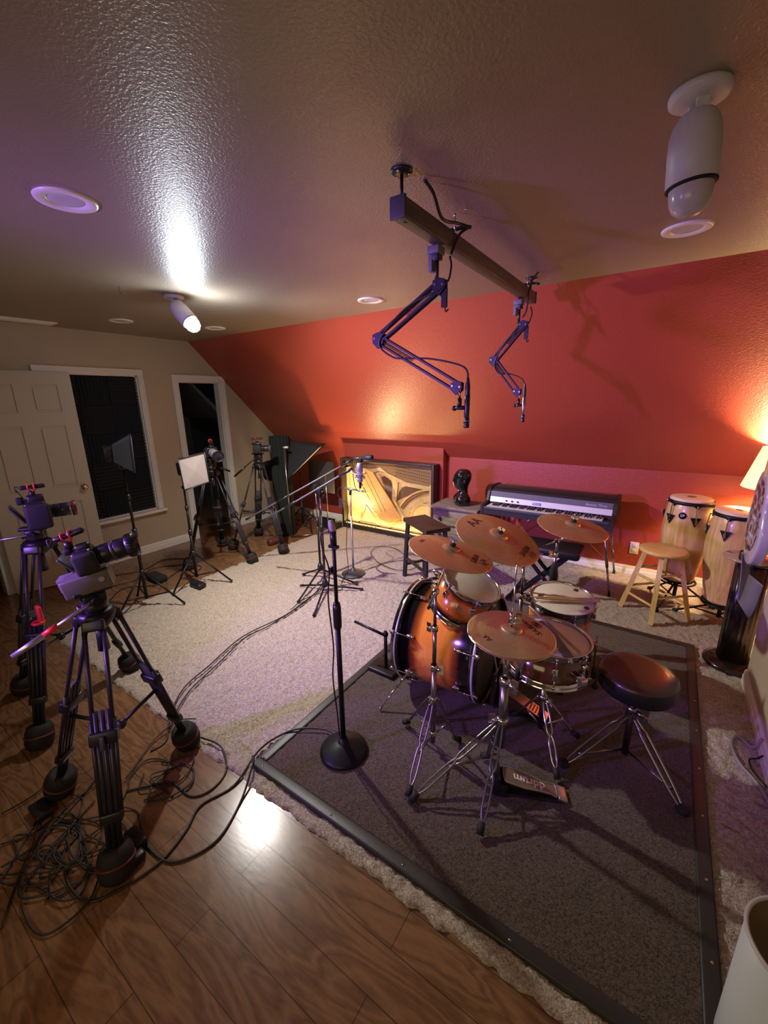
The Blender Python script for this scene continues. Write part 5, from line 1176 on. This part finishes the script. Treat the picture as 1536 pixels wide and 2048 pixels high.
# pine stool
sx, sy, sz = .095, 3.665, .565
T = Thing('wooden_stool', 'round-seated light pine stool in front of the conga drums', 'stool', (sx, sy, GC))
T.part('seat', MB().lathe([(0, sz), (.145, sz), (.160, sz-.006), (.163, sz-.016), (.160, sz-.026), (.15, sz-.030), (0, sz-.030)], 56, Matrix.Translation((sx, sy, 0))), pine_top)
ft = [(-.135, 3.665), (.085, 3.445), (.325, 3.665), (.10, 3.885)]; legs = []
for fx, fy in ft:
    a = V((fx, fy, GC)); t = V((sx+(fx-sx)*.48, sy+(fy-sy)*.48, sz-.028)); legs.append((a, t)); T.part('leg', MB().box((0, 0, 0), (.033, .033, (t-a).length), frame((a+t)/2, t-a, (fx-sx, fy-sy, 0))), pine)
for i in range(4):
    for t in ((.26, .60) if i % 2 == 0 else (.38, .70)):
        a = legs[i][0].lerp(legs[i][1], t); b = legs[(i+1) % 4][0].lerp(legs[(i+1) % 4][1], t); T.part('rung', MB().tube(a, b, .010), pine)

# ------------------------------------------------------------------ congas
def conga(label, x, y, zt, R, H_, spin, tilt=(0, 0), ba=-PI/6):
    F = frame((x, y, zt), (tilt[0], tilt[1], 1), (1, 0, 0)) @ Matrix.Rotation(spin, 4, 'Z')
    T = Thing('conga_drum', label, 'conga drum', F @ V((0, 0, -H_)))
    pr = []
    for k in range(25):
        t = k/24; r = R*(.985+.235*math.sin(PI*min(1, t*1.02)**.75)*(1-.12*t)) - .20*R*t**2.2
        pr.append((r, -.035-(H_-.035)*t))
    bl = lambda z: pr[min(24, max(0, round((-z-.035)/(H_-.035)*24)))][0]
    T.part('shell', MB(F).lathe(pr, 56), congawood)
    T.part('bottom_band', MB(F).lathe([(pr[-1][0]-.01, -H_), (pr[-1][0]+.002, -H_), (pr[-2][0]+.003, -H_+.022), (pr[-2][0]-.01, -H_+.022)], 48), blackmetal)
    T.part('head', MB(F).lathe([(0, 0), (R*.9, 0), (R*.985, -.003), (R+.004, -.014), (R+.006, -.03)], 56), skin)
    T.part('head_mark', MB(F).lathe([(0, .0006), (.032, .0006), (.032, .0012), (0, .0013)], 28), mat('brown_print', (.18, .09, .05), .6))
    rim = []; n = 60; vs = []
    for k in range(n):
        a = 2*PI*k/n; dip = .018*max(0, math.cos(a*6))**6
        for r, z in ((R+.006, -.020), (R+.014, -.022), (R+.015, -.045-dip), (R+.007, -.046-dip)): vs.append((r*math.cos(a), r*math.sin(a), z))
    T.part('rim', MB(F).add(vs, [(k*4+j, k*4+(j+1) % 4, ((k+1) % n)*4+(j+1) % 4, ((k+1) % n)*4+j) for k in range(n) for j in range(4)], True), blackmetal)
    for k in range(6):
        a = 2*PI*k/6; ca, sa = math.cos(a), math.sin(a); P = lambda r, z: (r*ca, r*sa, z)
        h = T.part('tuning_hook', MB(F).path([P(R+.016, -.050), P(R+.026, -.046), P(R+.027, -.06), P(bl(-.13)+.016, -.13), P(bl(-.17)+.016, -.175)], .0042, 8, 4), chrome)
        G = frame(F @ V(P(bl(-.17)+.003, -.165)), F.to_3x3() @ V((ca, sa, 0)), F.to_3x3() @ V((0, 0, 1)))   # local x up, y sideways
        T.part('side_plate', MB(G).prism([(.035, -.035), (.035, .035), (-.040, 0)], 0, .006), blackmetal, h); T.part('nut', MB(G).box((.005, 0, .011), (.03, .016, .012)).tube((-.015, 0, .006), (-.015, 0, .014), .005), chrome, h)
    a = ba; r = bl(-.13)+.002; G = frame(F @ V((r*math.cos(a), r*math.sin(a), -.125)), F.to_3x3() @ V((math.cos(a), math.sin(a), .05)), F.to_3x3() @ V((-math.sin(a), math.cos(a), 0)))
    b_ = T.part('badge', MB(G).lathe([(0, 0), (.026, 0), (.026, .003), (0, .004)], 24), blackmetal); T.part('badge_lettering', text_mb('LP', .026, G @ Matrix.Translation((0, 0, .0042)), None, .001, bold=.0006), silver, b_)
    return T, pr, F
c1, pr1, F1 = conga('natural wood conga drum behind the pine stool, the farther of two', .225, 3.95, .93, .137, .70, -1.34)
c2, pr2, F2 = conga('natural wood conga drum beside the pillar table, the nearer of two', .508, 3.76, .905, .143, .72, -2.04, ba=PI*.83)
for (x, y, lb) in ((.225, 3.95, 'black tripod cradle stand under the farther conga drum'), (.508, 3.76, 'black tripod cradle stand under the nearer conga drum')):
    T = Thing('conga_stand', lb, 'drum stand', (x, y, GC)); R0 = .125
    zr = .225 if x < .4 else .18
    T.part('cradle_ring', MB().torus((x, y, zr), R0, .008, 36, 8), blackmetal)
    T.part('centre_post', MB().tube((x, y, .06), (x, y, zr), .014), blackmetal)
    for a in ((-2.0, .2, 2.25) if x < .4 else (-1.1, 1.0, 3.0)):
        d = V((math.cos(a), math.sin(a), 0)); f = V((x, y, GC+.01))+d*.27
        lg = T.part('leg', MB().tube(V((x, y, zr-.01))+d*.02, f, .008).tube(V((x, y, .075)), V((x, y, zr)).lerp(f, .6), .006).tube(V((x, y, zr))+d*R0, V((x, y, zr))+d*.01, .007), blackmetal)
        T.part('rubber_foot', MB().sphere(f, .018, (1.2, 1.2, .8)), rubber, lg)

# pillar table and the things by the right wall
px, py = .535, 3.165
gloss = mat('black_lacquer', (.012, .008, .007), .22, coat=.4)
T = Thing('pillar_table', 'tall black fluted pillar table with a round top by the right wall', 'pillar table', (px, py, GC))
poly = [(.083*math.cos(i*PI/36)*(1 if i % 4 < 2 else .95), .083*math.sin(i*PI/36)*(1 if i % 4 < 2 else .95)) for i in range(72)]
T.part('column', MB().prism(poly, .05, .72, Matrix.Translation((px, py, 0)), True), gloss)
T.part('base', MB().lathe([(0, GC), (.148, GC), (.150, GC+.012), (.146, GC+.024), (.130, GC+.030), (.105, GC+.048), (0, GC+.048)], 48, Matrix.Translation((px, py, 0))), gloss)
T.part('capital', MB().lathe([(0, .715), (.09, .715), (.10, .735), (0, .735)], 40, Matrix.Translation((px, py, 0))), gloss)
T.part('top', MB().lathe([(0, .735), (.118, .735), (.120, .741), (.118, .747), (0, .747)], 48, Matrix.Translation((px-.03, py, 0))), mat('brown_glossy_top', (.38, .28, .17), .15, coat=.5), label='brown glossy top')
m = MB(); m.lathe([(0, 0), (.024, 0), (.025, .01), (.025, .05), (.020, .058), (0, .058)], 24, Matrix.Translation((.475, 3.09, .7475))); single('small_canister', m, gloss, 'small black canister standing on the pillar table top', 'canister')
# lamp behind the congas
lx, ly = .725, 4.06
T = Thing('side_table', 'small dark side table hidden behind the nearer conga drum', 'side table', (lx, ly, GC))
T.part('table_top', MB().rbox((lx+.05, ly, .55), (.44, .40, .03), .008), darkwood)
for a in (-1, 1):
    for b in (-1, 1): T.part('leg', MB().box((lx+.05+a*.19, ly+b*.17, .275), (.035, .035, .52)), darkwood)
T = Thing('table_lamp', 'table lamp with glowing cream shade at the right edge by the red wall', 'lamp', (lx, ly, .565))
T.part('base', MB().lathe([(0, 0), (.08, 0), (.08, .015), (.055, .03), (.045, .10), (.055, .25), (.045, .38), (.015, .42), (.012, .50), (0, .50)], 32, Matrix.Translation((lx, ly, .565))), gloss)
shade = bpy.data.materials.new('lamp_shade_fabric'); shade.use_nodes = True; nt = shade.node_tree; b = nt.nodes['Principled BSDF']
b.inputs['Base Color'].default_value = (.85, .72, .40, 1); b.inputs['Roughness'].default_value = .8; b.inputs['Emission Color'].default_value = (1, .80, .34, 1); b.inputs['Emission Strength'].default_value = 1.1
T.part('lamp_shade', MB().lathe([(.215, 1.03), (.135, 1.325), (.133, 1.325), (.213, 1.03), (.215, 1.03)], 56, Matrix.Translation((lx, ly, 0))), shade)
T.part('bulb', MB().sphere((lx, ly, 1.175), .022), mat('lamp_bulb_glass', (1, .9, .7), .3, emit=((1, .62, .28), 25)))

# guitar on the right wall
gm = mat('violet_lit_white_lacquer', (.50, .46, .52), .2, coat=.6)  # white body with the tint of the violet light put into its colour
tort = mat('mottled_brown_pickguard', (.16, .075, .055), .3)
_nt = tort.node_tree; _t = _nt.nodes.new('ShaderNodeTexNoise'); _t.inputs['Scale'].default_value = 26; _t.inputs['Detail'].default_value = 1
_r = _nt.nodes.new('ShaderNodeValToRGB'); _r.color_ramp.interpolation = 'EASE'; _r.color_ramp.elements[0].position = .46; _r.color_ramp.elements[0].color = (.07, .03, .025, 1); _r.color_ramp.elements[1].position = .56; _r.color_ramp.elements[1].color = (.42, .34, .33, 1)
_c = _nt.nodes.new('ShaderNodeTexCoord'); _nt.links.new(_c.outputs['Object'], _t.inputs['Vector']); _nt.links.new(_t.outputs['Fac'], _r.inputs['Fac']); _nt.links.new(_r.outputs[0], _nt.nodes['Principled BSDF'].inputs['Base Color'])
GX = .43
GY = 2.76
T = Thing('electric_guitar', 'pale electric guitar with mottled brown pickguard hanging on the right wall', 'guitar', (GX, GY, .83))
outl = []
for i in range(72):
    t = 2*PI*i/72; cz, cy = math.sin(t), math.cos(t)
    wy = .215*(1-.20*math.exp(-((cz-.22)/.30)**2))*(1 if cz < .2 else 1-.22*(cz-.2))
    outl.append((GY+wy*cy, 1.085+.25*cz))
XYZ = Matrix(((0, 0, 1, 0), (1, 0, 0, 0), (0, 1, 0, 0), (0, 0, 0, 1)))
bo = T.part('body', MB().prism(outl, GX, GX+.05, XYZ, True), gm); bv = bo.modifiers.new('edge', 'BEVEL'); bv.width = .013; bv.segments = 4; bv.limit_method = 'ANGLE'
T.part('pickguard', MB().prism([(GY+(y_-GY)*.74, 1.085+(z_-1.085)*.76+.01) for y_, z_ in outl], GX-.003, GX, XYZ), tort)
NK = lambda z: GY-(z-1.2)*.30
F = frame((GX+.006, NK(1.60), 1.60), (0, -.30, 1), (1, 0, 0)); T.part('neck', MB(F).rbox((0, 0, 0), (.026, .052, .62), .010), pine)
F = frame((GX+.006, NK(1.98), 1.98), (0, -.30, 1), (1, 0, 0)); T.part('headstock', MB(F).rbox((0, .008, 0), (.016, .085, .17), .007), pine)
for k in range(2): T.part('pickup', MB().rbox((GX-.004, GY-.03, 1.0+k*.09), (.010, .075, .02), .003), mat('pickup_cover', (.5, .46, .44), .4))
T.part('bridge', MB().rbox((GX-.008, GY, .935), (.012, .08, .035), .003), chrome)
T.part('strap_pin', MB().tube((GX+.022, GY, .84), (GX+.022, GY, .822), .006), chrome)
m = MB(); m.rbox((GX+.09, NK(1.90), 1.90), (.14, .03, .03), .006).path([(GX+.02, NK(1.9)+.02, 1.89), (GX-.01, NK(1.9)+.035, 1.90)], .006, 8, 1).path([(GX+.02, NK(1.9)-.02, 1.89), (GX-.01, NK(1.9)-.035, 1.90)], .006, 8, 1); single('guitar_hanger', m, black, 'black wall hanger holding up the pale guitar', 'hanger')
strapm = mat('grey_purple_strap', (.16, .145, .16), .6, bump=(120, .3, .001))
pts = [(2.86, .835), (2.80, .80), (2.745, .74), (2.72, .68), (2.70, .635), (2.66, .62), (2.60, .64), (2.55, .70), (2.52, .78), (2.50, .84)]
m = MB(); vs = []; 
P = [V((GX+.015, a, b)) for a, b in pts]; Q = []
for i in range(len(P)-1):
    p0, p1, p2, p3 = P[max(0, i-1)], P[i], P[i+1], P[min(len(P)-1, i+2)]
    for k in range(4):
        t = k/4; Q.append(.5*((2*p1) + (p2-p0)*t + (2*p0-5*p1+4*p2-p3)*t*t + (3*p1-p0-3*p2+p3)*t**3))
P = Q + [P[-1]]
for i, q in enumerate(P):
    d = (P[min(i+1, len(P)-1)]-P[max(0, i-1)]).normalized(); nn = V((0, -d.z, d.y)); sd_ = (V((1, 0, 0))*.55+nn*.85).normalized()*.042; th = V((1, 0, 0))*.002
    vs += [q-sd_-th, q+sd_-th, q+sd_+th, q-sd_+th]
m.add(vs, [(i*4+j, i*4+(j+1) % 4, (i+1)*4+(j+1) % 4, (i+1)*4+j) for i in range(len(P)-1) for j in range(4)] + [(0, 1, 2, 3), tuple((len(P)-1)*4+j for j in (3, 2, 1, 0))], True)
single('guitar_strap', m, strapm, 'grey strap looped below the pale guitar at the right edge', 'strap')

# bin at the lower right
wx, wy, wh, wr = .445, 1.075, .455, .125
T = Thing('waste_bin', 'white round open-topped bin at the lower right corner', 'bin', (wx, wy, GC))
T.part('body', MB().lathe([(0, GC), (wr-.002, GC), (wr, GC+.006), (wr, wh-.01), (wr-.004, wh-.01), (wr-.004, GC+.02), (0, GC+.02)], 64, Matrix.Translation((wx, wy, 0))), mat('bin_white_plastic', (.60, .64, .64), .45))
T.part('rim', MB().torus((wx, wy, wh-.008), wr-.001, .005, 64, 8), mat('lilac_white_rim', (.55, .50, .52), .4))
T.part('inner_liner', MB().lathe([(0, .40), (wr-.03, .40), (wr-.006, .43), (wr-.005, wh-.012)], 48, Matrix.Translation((wx, wy, 0))), mat('brown_liner', (.16, .11, .06), .8))
m = MB(); m.path([(.57, 2.35, .10), (.55, 2.36, .03), (.50, 2.42, GC+.006), (.47, 2.34, GC+.006), (.49, 2.22, GC+.006), (.545, 2.12, GC+.006), (.565, 2.0, GC+.02)], .006, 8)
single('wall_cable', m, greycable, 'pale grey cable curving on the carpet beside the right baseboard', 'cable')
m = MB(); m.path([(.572, 2.28, .06), (.56, 2.30, .02), (.53, 2.27, GC+.006), (.535, 2.2, GC+.006), (.57, 2.12, GC+.01)], .004, 8)
single('wall_cable', m, cable, 'black cable inside the curve of the pale grey cable by the right baseboard', 'cable')

# ------------------------------------------------------------------ cables on the floor
def fcable(pts, label, r=.0042, z=None, grp=None, name='floor_cable', seed=0):
    rn = random.Random(seed); P = []
    def gz(x, y):
        if x > RX0-.02 and y > RY0-.02: return GR+.006
        if x > -3.7 and y > .87: return GC+.008
        return GF
    for i, (x, y) in enumerate(pts): P.append((x, y, gz(x, y)+r+.001+(rn.random()*.012 if grp else 0)))
    m = MB(); m.path(P, r, 8, 6); single(name, m, cable, label, 'cable', grp)
fcable([(-2.47, 2.62), (-2.44, 2.45), (-2.39, 2.21), (-2.37, 1.98), (-2.40, 1.64), (-2.30, 1.30), (-2.23, 1.08), (-2.07, .90), (-1.95, .81), (-1.95, .73)], 'black cable crossing the cream carpet from the boom stands to the nearest tripod')
fcable([(-2.53, 2.67), (-2.40, 2.32), (-2.355, 1.87), (-2.37, 1.64), (-2.27, 1.35), (-2.18, 1.09), (-2.05, .91), (-1.98, .83)], 'second black cable beside the first across the cream carpet, to its right')
fcable([(-1.18, 1.29), (-1.27, 1.29), (-1.39, 1.22), (-1.46, 1.13), (-1.47, 1.01), (-1.43, .84), (-1.47, .70), (-1.42, .60), (-1.39, .48), (-1.42, .35), (-1.47, .27), (-1.57, .25), (-1.66, .26)], 'black cable running from the tall microphone stand over the rug corner onto the hardwood', .005)
fcable([(-1.47, .98), (-1.41, .93), (-1.34, .81), (-1.28, .66), (-1.31, .55), (-1.38, .49), (-1.50, .48)], 'black cable bending in a wide arc over the hardwood below the rug corner', .005)
fcable([(-1.79, .91), (-1.65, .93), (-1.53, .87), (-1.50, .77), (-1.55, .70), (-1.69, .69), (-1.77, .61), (-1.82, .55)], 'black cable looping right of the nearest tripod over the carpet edge', .0045)
tangle = 'thin dark cable in the tangle on the hardwood round the nearest tripod'
tp = [[(-1.55, .34), (-1.47, .27), (-1.47, .17), (-1.52, .13), (-1.64, .13), (-1.72, .16), (-1.80, .26), (-1.85, .37), (-1.88, .45)], [(-1.71, .23), (-1.60, .20), (-1.53, .23), (-1.54, .28), (-1.67, .34), (-1.83, .36)],
      [(-1.87, .13), (-1.86, .22), (-1.91, .33), (-1.96, .43), (-2.01, .52)], [(-1.85, .12), (-1.71, .22), (-1.67, .30), (-1.63, .37)], [(-1.99, .16), (-1.94, .24), (-1.94, .32), (-1.90, .37), (-1.79, .36), (-1.75, .29)],
      [(-2.15, .20), (-2.14, .30), (-2.16, .39), (-2.13, .48)], [(-1.88, .58), (-2.0, .78), (-1.99, .91), (-1.93, .97)], [(-1.63, .07), (-1.74, .13), (-1.86, .22), (-1.93, .32), (-1.96, .40), (-1.96, .52)]]
rn = random.Random(11)
for k in range(9):
    c_ = (-1.78+rn.uniform(-.14, .16), .30+rn.uniform(-.10, .14)); a0 = rn.uniform(0, 6.28); tp.append([(c_[0]+(.05+.10*rn.random())*math.cos(a0+i*.8)*1.3, c_[1]+(.04+.08*rn.random())*math.sin(a0+i*.8)) for i in range(9)])
for k in range(4):
    c_ = (-1.75+rn.uniform(-.08, .1), .66+rn.uniform(-.06, .08)); a0 = rn.uniform(0, 6.28); tp.append([(c_[0]+(.05+.09*rn.random())*math.cos(a0+i*.8), c_[1]+(.05+.09*rn.random())*math.sin(a0+i*.8)) for i in range(8)])
for i, t in enumerate(tp): fcable(t, tangle, .0032, grp='cables tangled round the nearest tripod', seed=i)
fcable([(-1.98, 3.52), (-2.21, 3.66), (-2.45, 3.81), (-2.64, 3.77), (-2.62, 3.56), (-2.38, 3.36), (-2.12, 3.29), (-1.98, 3.38), (-2.0, 3.56), (-2.12, 3.59), (-2.30, 3.40), (-2.32, 3.24), (-2.19, 3.16), (-2.06, 3.20)], 'thin black cable in two loose loops on the carpet before the piano frame', .0035)
fcable([(-4.6, 1.55), (-4.4, 1.9), (-4.5, 2.2), (-4.2, 2.35), (-4.0, 2.0), (-3.9, 1.8), (-4.1, 1.6), (-3.95, 1.4)], 'black cable wandering over the hardwood strip below the foam panels', .0045)
fcable([(-4.3, 1.4), (-4.2, 1.75), (-4.35, 2.0), (-4.15, 2.25), (-3.95, 2.3), (-3.85, 2.15)], 'black cable on the hardwood strip behind the white-front softbox stand', .004)
fcable([(-2.44, 2.86), (-2.36, 2.72), (-2.28, 2.62), (-2.40, 2.48), (-2.44, 2.30), (-2.40, 2.12)], 'black cable on the carpet from the chrome stand past the boom stand feet', .0035)
m = MB(); m.rbox((-1.545, .465, .022), (.10, .05, .04), .008); m.rbox((-1.47, .43, .02), (.04, .06, .035), .008); single('power_adapter', m, black, 'black power adapter on the hardwood behind the nearest tripod foot', 'power adapter')
m = MB(); m.rbox((-2.02, .30, .018), (.11, .06, .03), .008, None); single('power_adapter', m, black, 'black cable adapter block on the hardwood left of the nearest tripod', 'power adapter')
m = MB(); m.rbox((-4.02, 1.86, .035), (.24, .12, .07), .03); single('equipment_pouch', m, blackcloth, 'soft black pouch on the floor behind the white-front softbox stand', 'pouch')
m = MB(); m.rbox((-3.50, 1.98, .04), (.16, .09, .045), .02); single('power_strip', m, black, 'black power block at the foot of the white-front softbox stand', 'power block')

# ------------------------------------------------------------------ lights
def light(kind, name, loc, energy, col, aim=None, **k):
    l = bpy.data.lights.new(name, kind); l.energy = energy; l.color = col
    for a, b in k.items(): setattr(l, a, b)
    o = bpy.data.objects.new(name, l); C.objects.link(o); o.location = loc
    if aim is not None: o.rotation_euler = (V(aim)-V(loc)).to_track_quat('-Z', 'Y').to_euler()
    return o
dome = FL @ V((0, 0, .27)); d_ = FL.to_3x3() @ V((0, 0, 1))
light('SPOT', 'spot_beam', dome, 290, (1.0, .93, .84), dome + V((.32, .55, -.77)), spot_size=2.75, spot_blend=1.0, shadow_soft_size=.03)
light('SPOT', 'violet_stage_light', (-2.5, -.9, 1.65), 560, (.42, .17, 1.0), (-1.05, 3.6, .95), spot_size=1.30, spot_blend=1.0, shadow_soft_size=.08)
light('SPOT', 'violet_ceiling_fill', (-2.5, -.9, 1.5), 85, (.46, .24, 1.0), (-1.75, 1.3, 2.41), spot_size=1.1, spot_blend=1.0, shadow_soft_size=.08)  # second violet spot added beside the stage light to tint the ceiling
light('POINT', 'lamp_glow', (lx, ly, 1.205), 150, (1, .66, .33), shadow_soft_size=.04)
light('SPOT', 'wall_wash', (-3.46, 3.98, .16), 85, (1, .66, .32), (-2.85, 4.22, 1.6), spot_size=2.2, spot_blend=.9, shadow_soft_size=.06)
light('AREA', 'harp_uplight', (-2.86, 4.235, .092), 8, (1, .78, .28), (-2.86, 4.27, 1), shape='RECTANGLE', size=1.25, size_y=.04)
light('AREA', 'rear_warm_fill', (-.7, -1.3, 1.5), 12, (1, .72, .42), (-.7, 1.5, .0), shape='RECTANGLE', size=1.6, size_y=.8)  # added warm fill behind the camera, stands for no fixture
wd_ = bpy.data.worlds.new('world'); bpy.context.scene.world = wd_; wd_.use_nodes = True
wd_.node_tree.nodes['Background'].inputs[0].default_value = (.5, .42, .36, 1); wd_.node_tree.nodes['Background'].inputs[1].default_value = .05

# ------------------------------------------------------------------ camera
cam = bpy.data.cameras.new('camera'); co = bpy.data.objects.new('camera', cam); C.objects.link(co)
r_ = V((0.828517837809153, 0.559734042402232, -0.015999819002181413)); u2 = V((-0.13393586692418122, 0.2258335316810168, 0.9649147110080494)); f_ = V((-0.5437089073974365, 0.7973061004059455, -0.26207557358928024))
mw = Matrix((r_, u2, -f_)).transposed().to_4x4(); mw.translation = (0, 0, 1.7); co.matrix_world = mw
cam.sensor_fit = 'VERTICAL'; cam.sensor_height = 24; cam.sensor_width = 18; cam.lens = 825.6/2048*24; cam.clip_start = .02
sc = bpy.context.scene; sc.camera = co
sc.view_settings.view_transform = 'Standard'; sc.view_settings.look = 'None'; sc.view_settings.gamma = 1; sc.view_settings.use_curve_mapping = False
sc.view_settings.exposure = 0.0
sc.cycles.use_denoising = True; sc.cycles.max_bounces = 8; sc.cycles.sample_clamp_indirect = 6
